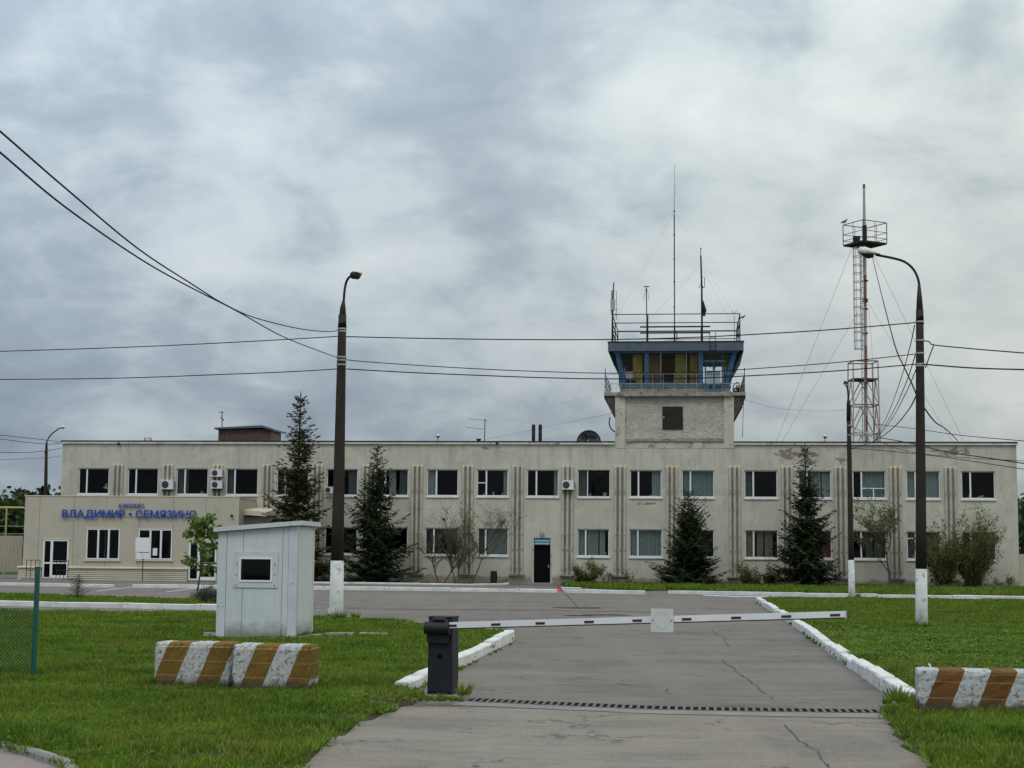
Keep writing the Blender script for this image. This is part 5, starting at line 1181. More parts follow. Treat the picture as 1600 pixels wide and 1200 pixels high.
cable('upper long cable passing over the right parapet out of the picture', lerpd([(1370, 663), (1430, 670), (1500, 680), (1600, 689), (1680, 697)], 80, 50), .02)
cable('dark cable from the mast foot across the right wing', lerpd([(1370, 683), (1420, 692), (1480, 706), (1540, 715), (1600, 724), (1680, 735)], 85, 50), .03)
cable('lower thin cable across the right wing below the parapet', lerpd([(1328, 700), (1400, 706), (1480, 715), (1600, 733), (1680, 744)], YM, 50), .018)
cable('upper thin cable across the right wing starting at the shorter lamp post', lerpd([(1328, 665), (1400, 700), (1480, 713), (1600, 720), (1680, 722)], YM, 50), .014)
for k, (a, b, c, d) in enumerate(((680, 684, 688, 691), (686, 691, 694, 692), (706.5, 707, 704, 700), (718, 717, 715, 712))):
    cable('%s cable running from the left edge to the terminal corner' % ('topmost', 'second', 'third', 'lowest')[k], lerpd([(-60, a - 4), (0, a), (40, b), (75, c), (96, d)], 70, 94), .022 if k < 3 else .014, group='cables at the left end of the terminal')
def guy(label, a, b, group, r=.012): cable(label, [a, b], r, WIREG, group, 'guy_wire', 4)
my = mbase.y; gm = 'guy wires of the lattice mast'
guy('left guy wire of the mast from the cage to the roof', (1331, 388, my), (1213, 690, my + 4), gm, .016)
guy('right guy wire of the mast from the cage to the roof', (1362, 392, my), (1506, 690, my + 6), gm, .016)
guy('lower left guy wire of the mast', (1345, 480, my), (1222, 690, my), gm)
guy('lower right guy wire of the mast', (1358, 475, my), (1488, 690, my), gm)
guy('steep guy wire just right of the mast', (1357, 472, my), (1373, 690, my - 4), gm)
ty = W(TC, 2.5, 0).y; gt = 'guy wires of the tall whip antenna'
guy('left guy wire of the tall whip antenna', (1052, 333, ty), (962, 500, ty + 2), gt, .005)
guy('right guy wire of the tall whip antenna', (1055, 333, ty), (1152, 500, ty + 2), gt, .005)
guy('lower left guy wire of the tall whip antenna', (1094, 415, ty), (985, 530, ty), gt, .005)
guy('thin stay from the dark mast antenna to the tower corner', (1098, 420, ty), (1150, 520, ty), gt, .005)
guy('thin sagging wire from the tower to the roof on the left', (960, 645, ty), (757, 687, ty - 1), 'thin roof wires', .010)
cable('thin sagging wire from the tower to the shorter lamp post', [(1164, 625, ty - 3), (1210, 637, ty - 8), (1260, 642, 78), (1322, 641, YM)], .009, WIREG, 'thin roof wires', 'guy_wire', 4)
cable('black downlead hanging at the left side of the tower shaft', [(953, 652, ty - 3), (952, 662, ty - 3), (955, 670, ty - 3), (961, 675, ty - 3)], .05, None, 'downleads on the tower')
cable('thin downlead hanging on the right side of the tower', [(1162, 625, ty - 3), (1161, 650, ty - 3), (1160, 684, ty - 3)], .022, None, 'downleads on the tower')

# ------------------------------------------------------------ kiosk
kb = G(461, 998.5, .07); kb.z = .05; KY = R(-5); ff = F / ((kb - CAM).dot(cF))
kw = 126 / ff / math.cos(R(5)); kd = 1.6
k = thing('guard_kiosk', 'pale blue grey sheet metal guard kiosk with one dark window and sloping roof', 'kiosk', kb, KY)
e1 = Vector((math.cos(KY), math.sin(KY), 0))
def KP(px, py): q = VPl(px, py, kb, e1) - kb; return q.dot(e1), q.z
zl = KP(338, 831)[1]; zr_ = KP(461, 822)[1]
def ktop(x): return zl + (zr_ - zl) * (x + kw) / kw
wx0, wz1 = KP(374.5, 870.5); wx1, wz0 = KP(425.5, 909.5)
seamx = [-kw + .17, KP(379, 900)[0], KP(441, 900)[0]]
xs_ = [-kw + .17, seamx[1], seamx[2], -.16]
for a, b in zip(xs_[:-1], xs_[1:]):
    m = MB(); hs = [(wx0, wx1, wz0, wz1)] if (a < wx1 and b > wx0) else []
    a2, b2 = a + .004, b - .004; us_ = sorted({a2, b2, *[v for h in hs for v in (max(h[0], a2), min(h[1], b2))]})
    for u, v in zip(us_[:-1], us_[1:]):
        mid = (u + v) / 2
        if hs and wx0 < mid < wx1:
            m.quad((u, 0, .02), (v, 0, .02), (v, 0, wz0), (u, 0, wz0)); m.add([(u, 0, wz1), (v, 0, wz1), (v, 0, ktop(v)), (u, 0, ktop(u))], [(0, 1, 2, 3)])
        else: m.quad((u, 0, .02), (v, 0, .02), (v, 0, ktop(v)), (u, 0, ktop(u)))
    m.quad((a2, 0, .02), (a2, 0, ktop(a2)), (a2, .03, ktop(a2)), (a2, .03, .02)); m.quad((b2, .03, .02), (b2, .03, ktop(b2)), (b2, 0, ktop(b2)), (b2, 0, .02))
    m.obj('wall_panel', KIOSK, k)
m = MB()   # inner shell
def shell(x0, x1, y0, y1, ins_=0):
    pts = [(x0, y0), (x1, y0), (x1, y1), (x0, y1)]
    for i in range(4):
        (xa, ya), (xb, yb_) = pts[i], pts[(i + 1) % 4]
        if i == 0: continue
        m.quad((xa, ya, .02), (xb, yb_, .02), (xb, yb_, ktop(xb)), (xa, ya, ktop(xa)))
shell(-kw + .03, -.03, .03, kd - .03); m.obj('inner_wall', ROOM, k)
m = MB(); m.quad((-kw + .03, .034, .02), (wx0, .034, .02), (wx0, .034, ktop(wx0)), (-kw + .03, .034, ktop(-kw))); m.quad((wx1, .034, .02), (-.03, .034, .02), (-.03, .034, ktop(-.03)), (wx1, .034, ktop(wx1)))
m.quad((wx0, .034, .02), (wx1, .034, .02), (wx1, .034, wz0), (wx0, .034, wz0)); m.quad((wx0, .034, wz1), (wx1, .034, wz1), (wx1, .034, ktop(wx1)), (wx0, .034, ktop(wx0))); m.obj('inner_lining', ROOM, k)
for (x0, x1, y0, y1) in ((-kw, -kw + .168, -.012, .16), (-.158, .0, -.012, .10)):
    m = MB(); m.hexa([(x0, y0, .0), (x1, y0, .0), (x1, y1, .0), (x0, y1, .0), (x0, y0, ktop(x0)), (x1, y0, ktop(x1)), (x1, y1, ktop(x1)), (x0, y1, ktop(x0))]); m.obj('corner_trim', KIOSKT, k)
m = MB(); m.box(-.05, .0, kd - .12, kd, 0, ktop(0)); m.obj('corner_trim', KIOSKT, k)
m = MB(); m.quad((-.006, .10, .02), (-.006, kd - .12, .02), (-.006, kd - .12, ktop(0)), (-.006, .10, ktop(0))); m.obj('side_panel', KIOSK, k)
m = MB(); m.box(-.005, .004, .15, kd - .17, .1, ktop(0) - .12); m.obj('side_door', KIOSK, k)
m = MB(); m.quad((-kw, .16, .02), (-kw, .16, ktop(-kw)), (-kw, kd, ktop(-kw)), (-kw, kd, .02)); m.quad((-kw, kd, .02), (-kw, kd, ktop(-kw)), (-.05, kd, ktop(0)), (-.05, kd, .02)); m.obj('rear_panel', KIOSK, k)
o_ = .09; m = MB(); m.hexa([(-kw - .08, -o_, ktop(-kw)), (.1, -o_, ktop(0) + .02), (.1, kd + o_, ktop(0) + .02), (-kw - .08, kd + o_, ktop(-kw)), (-kw - .08, -o_, ktop(-kw) + .085), (.1, -o_, ktop(0) + .105), (.1, kd + o_, ktop(0) + .105), (-kw - .08, kd + o_, ktop(-kw) + .085)]); m.obj('roof', KIOSKT, k)
m = MB(); T_ = .11; m.box(wx0 - T_, wx1 + T_, -.018, -.002, wz1, wz1 + T_); m.box(wx0 - T_, wx1 + T_, -.018, -.002, wz0 - T_, wz0); m.box(wx0 - T_, wx0, -.018, -.002, wz0, wz1); m.box(wx1, wx1 + T_, -.018, -.002, wz0, wz1); m.obj('window_surround', KIOSKT, k)
m = MB(); t_ = .035; m.box(wx0, wx1, -.03, .03, wz0, wz0 + t_); m.box(wx0, wx1, -.03, .03, wz1 - t_, wz1); m.box(wx0, wx0 + t_, -.03, .03, wz0 + t_, wz1 - t_); m.box(wx1 - t_, wx1, -.03, .03, wz0 + t_, wz1 - t_); w = m.obj('window', PVC, k)
m = MB(); m.quad((wx0, .0, wz0), (wx1, .0, wz0), (wx1, .0, wz1), (wx0, .0, wz1)); m.obj('pane', GLASS_DARK, w)
m = MB()
for z in (wz0 - .06, wz0 + .15, wz1 - .12): [m.box(x - .01, x + .01, -.035, -.018, z - .012, z + .012) for x in (wx0 - .05, wx1 + .05)]
for z in (.62, 1.35, 2.0): [m.box(x - .008, x + .008, -.02, -.0125, z - .01, z + .01) for x in (-kw + .04, -.05, -kw + .14)]
m.obj('screws', GALV, k)
m = MB(); m.box(-kw + .05, -.02, .05, kd - .05, -.05, .018); m.obj('base', CONC2, k)

# ------------------------------------------------------------ concrete blocks
def block(label, px, py, L, H, Dp, yaw, phase, orange, group='striped concrete blocks', sink=0.12, seed=1):
    b = G(px, py, .08); b.z = .06; import bmesh
    bm = bmesh.new(); nx, ny, nz = 26, 10, 12; r = random.Random(seed)
    g = bmesh.ops.create_grid
    mb = MB(); vidx = {}
    def vid(i, j, k_):
        key = (i, j, k_)
        if key not in vidx:
            x = L * i / nx; y = Dp * j / ny; z = -sink + (H + sink) * k_ / nz
            ex = (i in (0, nx)) + (j in (0, ny)) + (k_ in (nz,)); c = .014
            if ex >= 2:
                d = c * r.uniform(.4, 1.8); x += d if i == 0 else (-d if i == nx else 0); y += d if j == 0 else (-d if j == ny else 0); z -= d if k_ == nz else 0
            x += r.uniform(-.004, .004); y += r.uniform(-.004, .004); z += r.uniform(-.004, .004)
            vidx[key] = len(mb.v); mb.v.append((x, y, z))
        return vidx[key]
    fs = []
    for i in range(nx):
        for k_ in range(nz): fs += [(vid(i, 0, k_), vid(i+1, 0, k_), vid(i+1, 0, k_+1), vid(i, 0, k_+1)), (vid(i+1, ny, k_), vid(i, ny, k_), vid(i, ny, k_+1), vid(i+1, ny, k_+1))]
        for j in range(ny): fs.append((vid(i, j, nz), vid(i+1, j, nz), vid(i+1, j+1, nz), vid(i, j+1, nz)))
    for j in range(ny):
        for k_ in range(nz): fs += [(vid(0, j+1, k_), vid(0, j, k_), vid(0, j, k_+1), vid(0, j+1, k_+1)), (vid(nx, j, k_), vid(nx, j+1, k_), vid(nx, j+1, k_+1), vid(nx, j, k_+1))]
    mb.f = fs; mb.mi = [0] * len(fs)
    mm = stripes('striped_paint_%d' % seed, phase, orange); bm.free()
    o = mb.obj('concrete_block', mm); o.location = b; o.rotation_euler = (0, 0, yaw); tag(o, label, 'concrete block', group); return o
OR = (.19, .112, .022)
block('left block of the striped pair on the left lawn', 239, 1073, .95, .55, .5, R(-4), .30, OR, seed=1)
b1 = block('right block of the striped pair, with rusty brown end', 361, 1077.5, .95, .55, .5, R(-6), .18, OR, seed=2)
block('striped block at the right edge of the picture', 1434, 1111, 2.38, .46, .5, R(-11), .214, (.165, .075, .022), seed=3)
m = MB(); m.tube(smooth_path([(0, 0, 0), (-.03, 0, .06), (-.05, .02, .10)], 4), [.012] * 9, 5); o = m.obj('lifting_loop', SILL); q = VPl(1462, 1050, G(1434, 1111), Vector((math.cos(R(-11)), math.sin(R(-11)), 0))); o.location = q + Vector((0, .08, -.015)); tag(o, 'small bent steel loop on the right edge block', 'steel loop')

# ------------------------------------------------------------ drain and barrier
ga = G(732, 1093.5); gb = G(1385, 1113); ge = (gb - ga).normalized()
dr = thing('drain_grate', 'narrow slotted iron drain grate set across the road at the barrier', 'drain', G(732, 1095), 0)
gp = smooth_path([G(732, 1094), G(900, 1101.5), G(1060, 1107.5), G(1385, 1112.5)], 10); base = dr.location.copy()
IRON = mat('cast_iron', (.115, .105, .095), .85, .3, 5)
def off(i, s):
    d = gp[min(i+1, len(gp)-1)] - gp[max(i-1, 0)]; n = Vector((-d.y, d.x, 0)).normalized(); return gp[i] + n * s - base
for nm, s0, s1_, z0_, z1_, mm in (('channel', -.19, .19, .0062, .0075, BLACK), ('frame_rail', -.22, -.191, .0, .010, IRON), ('frame_rail', .191, .21, .0, .010, IRON)):
    m = MB()
    for i in range(len(gp) - 1):
        a, b, c, d = off(i, s0), off(i+1, s0), off(i+1, s1_), off(i, s1_); up = Vector((0, 0, 1))
        m.hexa([a + up*z0_, b + up*z0_, c + up*z0_, d + up*z0_, a + up*z1_, b + up*z1_, c + up*z1_, d + up*z1_])
    m.obj(nm, mm, dr)
tot = sum((b - a).length for a, b in zip(gp[:-1], gp[1:])); nb = int(tot / .085); m = MB()
acc = [0]
for a, b in zip(gp[:-1], gp[1:]): acc.append(acc[-1] + (b - a).length)
for j in range(nb):
    s = tot * j / nb; i = max(q for q in range(len(acc) - 1) if acc[q] <= s); f = (s - acc[i]) / (acc[i+1] - acc[i]); c = gp[i].lerp(gp[i+1], f) - base; d = (gp[i+1] - gp[i]).normalized(); n = Vector((-d.y, d.x, 0))
    n = Vector((.12, 1, 0)).normalized(); a = c - n * .185; b = c + n * .185; m.beam(a + Vector((0, 0, .0095)), b + Vector((0, 0, .0095)), .032, .002)
o = m.obj('grate_bars', IRON, dr); o['kind'] = 'stuff'
bb = G(690, 1091); bb.z = 0
bar = thing('barrier_gate', 'dark road barrier cabinet with long white arm lowered across the road', 'barrier', bb, math.atan2(ge.y, ge.x))
def BP_(px, py): q = VPl(px, py, bb - Vector((0, .17, 0)), ge) - bb; return q.dot(ge), q.z
x0, _ = BP_(667.5, 1050); x1, _ = BP_(706, 1050); zt2 = BP_(690, 966)[1]; xx0 = BP_(669.5, 970)[0]; 
m = MB(); m.box(x0 - .06, x1 + .12, -.28, .26, -.05, .055); m.obj('concrete_base', CONC2, bar)
m = MB(); m.hexa([(x0, -.15, .055), (x1, -.15, .055), (x1, .15, .055), (x0, .15, .055), (xx0, -.15, zt2), (x1 - .01, -.15, zt2), (x1 - .01, .15, zt2), (xx0, .15, zt2)]); cab_ = m.obj('cabinet', CABINET, bar)
m = MB(); m.box(x0 + .01, x1 - .015, -.162, -.151, .09, zt2 - .24); m.obj('door', CABINET, cab_)
zk = zt2 * .53; xm = (x0 + x1) / 2; m = MB(); m.tube([(xm, -.168, zk), (xm, -.1625, zk)], .03, 14); m.box(xm - .012, xm + .012, -.172, -.168, zk - .022, zk + .022); m.obj('lock', BLACK, cab_)
m = MB(); m.tube([(xm, -.168, zk + .26), (xm, -.1625, zk + .26)], .008, 8); m.obj('screw', GALV, cab_)
m = MB(); m.box(xx0 - .004, x1 - .004, -.155, .155, zt2 + .001, zt2 + .02); m.obj('lid', CABTOP, cab_)
z9 = zt2 - .115; m = MB(); m.tube([(x0 - .02, -.21, z9), (x1 - .02, -.21, z9)], .075, 18); m.box(x0 + .0, x1 - .04, -.21, -.151, z9 - .17, z9 + .06); m.tube([(xm - .1, -.2, z9 + .05), (xm - .06, -.2, z9 + .1), (xm + .06, -.2, z9 + .1), (xm + .1, -.2, z9 + .05)], .03, 8); m.obj('hinge_housing', CABTOP, bar)
ax0, az0 = BP_(704, 977.5); ax1, az1 = BP_(1321, 960.3)
m = MB(); hh_ = .04
m.hexa([(ax0, -.235, az0 - hh_), (ax1, -.235, az1 - hh_), (ax1, -.185, az1 - hh_), (ax0, -.185, az0 - hh_), (ax0, -.235, az0 + hh_), (ax1, -.235, az1 + hh_), (ax1, -.185, az1 + hh_), (ax0, -.185, az0 + hh_)])
arm = m.obj('arm', ARMW, bar)
m = MB(); m.beam((ax0, -.237, az0 - hh_ + .006), (ax1, -.237, az1 - hh_ + .006), .008, .012); m.obj('rubber_edge', CABTOP, arm)
m = MB(); m.box(ax1, ax1 + .012, -.24, -.18, az1 - .046, az1 + .046); m.obj('end_cap', PLATE2, arm)
for px in (709, 777, 846, 922, 997, 1074, 1151, 1229, 1305):
    cx_, cz_ = BP_(px, 968); f = (cx_ - ax0) / (ax1 - ax0); cz_ = az0 + (az1 - az0) * f; m = MB(); sl = (az1 - az0) / (ax1 - ax0)
    w_ = .055; m.hexa([(cx_ - w_, -.241, cz_ - .012 - w_ * sl), (cx_ + w_, -.241, cz_ - .012 + w_ * sl), (cx_ + w_, -.2355, cz_ - .012 + w_ * sl), (cx_ - w_, -.2355, cz_ - .012 - w_ * sl), (cx_ - w_, -.241, cz_ + .014 - w_ * sl), (cx_ + w_, -.241, cz_ + .014 + w_ * sl), (cx_ + w_, -.2355, cz_ + .014 + w_ * sl), (cx_ - w_, -.2355, cz_ + .014 - w_ * sl)])
    m.obj('reflector', REFL, arm)
s0, sz0 = BP_(1018.5, 986.5); s1_, sz1 = BP_(1053.5, 951); m = MB(); m.box(s0, s1_, -.252, -.245, sz0, sz1); pt = m.obj('sign_plate', PLATE, arm); pt['label'] = 'square pale sign plate with a faded round print'
cxs, czs = (s0 + s1_) / 2, (sz0 + sz1) / 2; m = MB(); n = 28
for r0_, r1_ in ((.085, .10),): m.add([(cxs + math.cos(2*PI*j/n) * r, -.2535, czs + math.sin(2*PI*j/n) * r) for r in (r0_, r1_) for j in range(n)], [(j, (j+1) % n, n + (j+1) % n, n + j) for j in range(n)])
m.obj('faded_ring', PLATE2, pt)
# bolts: separate small dark heads on the plate, kept with the arm
m = MB(); [m.tube([(x, -.258, czs), (x, -.2525, czs)], .007, 8) for x in (s0 + .02, s1_ - .02)]; m.obj('bolts', DARKM, arm)

# ------------------------------------------------------------ flag in the pothole
fb_ = G(904, 950.5); e_ = Vector((1, 0, 0)); t = thing('marker_flag', 'small pink flag on a thin leaning stick stuck in the pothole', 'flag', fb_)
q = P(870, 913, fb_.y) - fb_; m = MB(); m.tube([(0, 0, 0), q * .5 + Vector((.01, 0, 0)), q], .012, 5); m.obj('stick', BARKL, t)
a = q; b = P(881, 926, fb_.y) - fb_; c = P(871, 927.5, fb_.y) - fb_; d = P(875, 919, fb_.y) - fb_; m = MB(); dy = Vector((0, .05, 0)); m.add([a, d + dy, b, c - dy * .5], [(0, 3, 1), (1, 3, 2)]); m.add([x + Vector((0, .008, 0)) for x in (a, d + dy, b, c - dy * .5)], [(0, 1, 3), (1, 2, 3)]); m.obj('cloth', PINK, t)

# ------------------------------------------------------------ signpost, bin, fences
q = W(fu(222.5, 909, AY - 1.6), AY - 1.6, 0); t = thing('parking_sign', 'white two part sign board on a rusty post before the annex', 'sign', q, BA)
def SL(px, py): r = rect(px, px + 1, py, py + 1, AY - 1.6); return r[0] - fu(222.5, 909, AY - 1.6), r[3]
a = SL(212.5, 840); b = SL(233, 862.5); m = MB(); m.box(a[0], b[0], -.05, -.03, b[1], a[1]); bo = m.obj('upper_board', PAPER, t)
a2 = SL(212.5, 863.5); b2 = SL(233, 872.5); m = MB(); m.box(a2[0], b2[0], -.05, -.03, b2[1], a2[1]); b3 = m.obj('lower_board', PAPER, t)
m = MB(); xx = (a2[0] + b2[0]) / 2; zz = (a2[1] + b2[1]) / 2; m.tube([(xx - .03, -.054, zz + .10), (xx - .03, -.051, zz + .10)], .025, 8); m.beam((xx - .02, -.053, zz + .07), (xx, -.053, zz - .02), .03, .004); m.beam((xx, -.053, zz - .02), (xx + .06, -.053, zz - .1), .02, .004); m.obj('pictogram', MATS['dark_metal'], b3)
m = MB(); m.tube([(0, 0, 0), (-.02, 0, a[1] - .1)], .03, 6); m.obj('post', RUST, t)
q = W(fu(771.5, 905, -1.2), -1.2, 0); t = thing('litter_bin', 'dark litter bin at the end of the planting bed', 'bin', q, BA); m = MB(); m.hexa([(-.14, -.13, .08), (.14, -.13, .08), (.14, .13, .08), (-.14, .13, .08), (-.17, -.16, .72), (.17, -.16, .72), (.17, .16, .72), (-.17, .16, .72)]); m.obj('body', DARKM, t)
m = MB(); m.box(-.18, .18, -.17, .17, .72, .76); m.box(-.2, -.17, -.04, .04, 0, .6); m.box(.17, .2, -.04, .04, 0, .6); m.obj('frame', DARKM, t)
# corrugated fence on the left, with yellow gas pipe frame behind it
a, b, c, d = rect(-45, 35, 837, 893, .5); t = thing('corrugated_fence', 'beige corrugated sheet fence at the left edge beside the annex', 'fence', W(b, .5, 0), BA); L = b - a
nsh = 3
for i in range(nsh):
    m = MB(); X0 = -L + L * i / nsh; X1 = -L + L * (i + 1) / nsh; n = 12; vs_ = []
    for j in range(n * 4 + 1): x = X0 + (X1 - X0 - .01) * j / (n * 4); y = (0, 0, .04, .04)[j % 4]; vs_ += [(x, y, c), (x, y, d)]
    m.add(vs_, [(2*j, 2*j+2, 2*j+3, 2*j+1) for j in range(n * 4)]); m.obj('sheet', CLAD, t)
for x in (-L + .1, -L / 2, -.1): m = MB(); m.box(x - .04, x + .04, .06, .14, 0, d - .1); m.obj('post', DARKM, t)
a, b, c, d = rect(-45, 36, 793, 910, 6); t = thing('gas_pipe', 'yellow gas pipe frame rising above the beige fence', 'pipe', W(b, 6, 0), BA); L = b - a
m = MB(); m.tube([(-L, 0, d), (0, 0, d)], .07, 8); m.obj('pipe', YEL, t)
for px in (9.5, -30): x = fu(px, 820, 6) - b; m = MB(); m.tube([(x, 0, 0), (x, 0, d)], .06, 8); m.obj('post', YEL, t)
m = MB(); m.tube([(-L, .1, d - 1.2), (0, .1, d - 1.2)], .015, 4); m.tube([(-L, .1, d - 1.7), (0, .1, d - 1.7)], .015, 4); m.obj('wire', GALV, t)
u_ = fu(1591.5, 880, .3); t = thing('boundary_fence', 'beige sheet fence running off the right end of the terminal', 'fence', W(u_, .3, 0), BA)
zf_ = FL(1596, 866, .3)[1]
for i in range(2):
    m = MB(); vs_ = []
    for j in range(33): x = i * 3.3 + 3.28 * j / 32; y = (0, 0, .04, .04)[j % 4]; vs_ += [(x, y, .1), (x, y, zf_)]
    m.add(vs_, [(2*j, 2*j+2, 2*j+3, 2*j+1) for j in range(32)]); m.obj('sheet', CLAD, t)
for x in (.1, 3.3, 6.5): m = MB(); m.box(x - .04, x + .04, .06, .14, 0, zf_ - .1); m.obj('post', DARKM, t)
# green chain link fence, foreground left
pb = G(52, 1062); pb.z = 0; t = thing('chain_link_fence', 'green steel post with chain link mesh at the left edge of the lawn', 'fence', pb)
fy = pb.y; top = P(53.5, 887, fy) - pb; m = MB(); m.tube([(0, 0, -.05), (.0, 0, top.z)], .034, 10); m.obj('post', GREENP, t)
m = MB(); m.tube([(0, 0, top.z), (0, 0, top.z + .015)], .038, 10); m.obj('post_cap', GREENP, t)
fd = Vector((-1, .22, 0)).normalized(); FLn = 3.4; zt3 = (P(30, 951, fy) - pb).z; m = MB(); st = .055
def seg(s0, z0_, s1_, z1_):
    a = fd * s0 + Vector((0, 0, z0_)); b = fd * s1_ + Vector((0, 0, z1_)); m.tube([a, b], .0042, 3, False)
Hh = zt3 - .02; kk = int((FLn + Hh) / st)
for i in range(kk):
    s = i * st - Hh
    for sg in (1, -1):
        if sg == 1: a_s, a_z, b_s, b_z = s, .02, s + Hh, zt3
        else: a_s, a_z, b_s, b_z = s, zt3, s + Hh, .02
        if a_s < 0: f = -a_s / Hh; a_s, a_z = 0, a_z + (b_z - a_z) * f
        if b_s > FLn: f = (b_s - FLn) / (b_s - a_s + 1e-9); b_z = b_z + (a_z - b_z) * f; b_s = FLn
        if b_s - a_s > .01: seg(a_s, a_z, b_s, b_z)
m.obj('wire_mesh', NETG, t)
m = MB(); m.tube([Vector((0, 0, zt3)), fd * FLn + Vector((0, 0, zt3 + .01))], .004, 5); m.tube([Vector((0, 0, .45)), fd * FLn + Vector((0, 0, .45))], .003, 5); m.obj('tension_wire', NETG, t)
p2 = fd * 2.6; m = MB(); m.tube([p2 + Vector((0, 0, -.05)), p2 + Vector((0, 0, top.z))], .034, 10); m.obj('post', GREENP, t)

# ------------------------------------------------------------ trees
def quadleaf(mb, p, d, n_, L, w): # pointed leaf
    s = d.cross(n_).normalized() * w; mb.add([p, p + d * L * .5 + s, p + d * L, p + d * L * .5 - s], [(0, 1, 2, 3)])
def spruce(label, base, H, Rb, seed, light=False, start=.03, lean=0, dens=1.0, shape=.9, group='conifers in front of the terminal'):
    r = random.Random(seed); t = thing('spruce_tree', label, 'tree', base, 0, group)
    m = MB(); m.tube([(0, 0, -.05), (lean * .5, 0, H * .5), (lean, 0, H * .98)], [.018 * H, .010 * H, .002 * H + .006], 7); m.obj('trunk', BARK, t)
    c = MB(); z = H * start; bm_ = MB()
    while z < H * .985:
        f = z / H; Lmax = Rb * (1 - f) ** shape + .05 * (1 if H > 2 else .3); nb_ = max(4, int((9 if f < .8 else 6) * dens)); off_ = r.uniform(0, PI); lopsided = r.uniform(.0, .25); la = r.uniform(0, 2 * PI)
        for j in range(nb_):
            if r.random() < .08: continue
            a = off_ + 2 * PI * j / nb_ + r.uniform(-.25, .25); L = Lmax * r.uniform(.55, 1.15) * (1 + lopsided * math.cos(a - la)) * (1 + .16 * math.sin(a * 2 + z * 1.9 + seed) + .10 * math.sin(z * 4.3 + seed * 2 + a))
            d = Vector((math.cos(a), math.sin(a), 0)); b0_ = Vector((lean * f, 0, z + r.uniform(-.1, .1) * (H / 8))); elev = (-.28 + .95 * f) + r.uniform(-.12, .12)
            def bp(s): return b0_ + d * L * s * math.cos(elev * .6) + Vector((0, 0, L * (math.sin(elev) * s + .28 * s * s - .05)))
            nseg = max(3, int(L / (.17 * max(.5, H / 8)) * 1.25)); bm_.tube([bp(0), bp(.5), bp(1)], [.012 * H / 8 * 2, .012 * H / 8, .004], 3, False)
            for s in range(nseg):
                q = (s + r.random() * .8 + .25) / nseg; q = min(q, 1); p = bp(q); side = Vector((-d.y, d.x, 0))
                tl = max(.09 * H / 8 * 1.6, (.52 * L) * (1.08 - q) * r.uniform(.55, 1.05)); tl = min(tl, .62 * H / 8)
                for sg in (-1, 1):
                    if r.random() < .08: continue
                    dd = (side * sg + d * r.uniform(.4, 1.0) + Vector((0, 0, r.uniform(-.55, .1)))).normalized(); nn = Vector((r.uniform(-.5, .5), r.uniform(-.5, .5), 1)).normalized()
                    quadleaf(c, p, dd, nn, tl, .045 * H / 8 + .012 + tl * .06)
                    if tl > .25:
                        for qq in (.35, .65):
                            p3 = p + dd * tl * qq; d3 = (dd + d * .9 * r.uniform(.5, 1) + Vector((0, 0, r.uniform(-.7, .2)))).normalized(); quadleaf(c, p3, d3, nn, tl * .5, .035 * H / 8 + .01)
                            d3 = (dd - d * .3 + Vector((0, 0, r.uniform(-.9, -.1)))).normalized(); quadleaf(c, p3, d3, Vector((d.x, d.y, .2)), tl * .35, .03 * H / 8 + .01)
                if r.random() < .5: quadleaf(c, p, (d + Vector((0, 0, r.uniform(-.2, .5)))).normalized(), side, .22 * H / 8, .03 * H / 8 + .006)
            quadleaf(c, bp(.93), (d + Vector((0, 0, .35))).normalized(), Vector((0, 0, 1)), .2 * H / 8, .035 * H / 8)
        z += (.19 + .10 * r.random()) * (H / 8) * (1.0 if f < .75 else 1.25) / dens ** .5
    top = Vector((lean, 0, H)); quadleaf(c, top - Vector((0, 0, .25 * H / 8)), Vector((0, 0, 1)), Vector((0, 1, 0)), .5 * H / 8, .03 * H / 8); quadleaf(c, top - Vector((0, 0, .25 * H / 8)), Vector((0, 0, 1)), Vector((1, 0, 0)), .5 * H / 8, .03 * H / 8)
    c.obj('crown', SPRL if light else SPR, t); bm_.obj('limbs', BARK, t); return t
def ground_fp(px, yl): return W(fu(px, 905, yl), yl, 0)
def Hp(px, py, yl): return FL(px, py, yl)[1]
spruce('light green spruce with thin top behind the kiosk, leftmost conifer', ground_fp(460, -3.6), Hp(462, 618, -3.6), 2.25, 11, True, lean=.12, shape=.72, dens=1.2)
spruce('full spruce right of the near left lamp post', ground_fp(586, -3.0), Hp(587, 698, -3.0), 2.45, 12, False, lean=.0, shape=.78, dens=1.1)
spruce('compact dark spruce, the shortest of the large conifers', ground_fp(1079, -2.6), Hp(1075, 768, -2.6), 1.85, 13, False, lean=-.12, shape=.62, dens=1.35)
spruce('pointed dark spruce between the compact one and the shorter lamp post', ground_fp(1262, -3.0), Hp(1260, 698, -3.0), 2.3, 14, False, lean=-.08, shape=.85, dens=1.05)
q = G(121, 939); q.z = .05; spruce('tiny young spruce on the narrow grass strip', q, .82, .5, 15, False, start=.15, dens=.75, shape=.75, group=None)

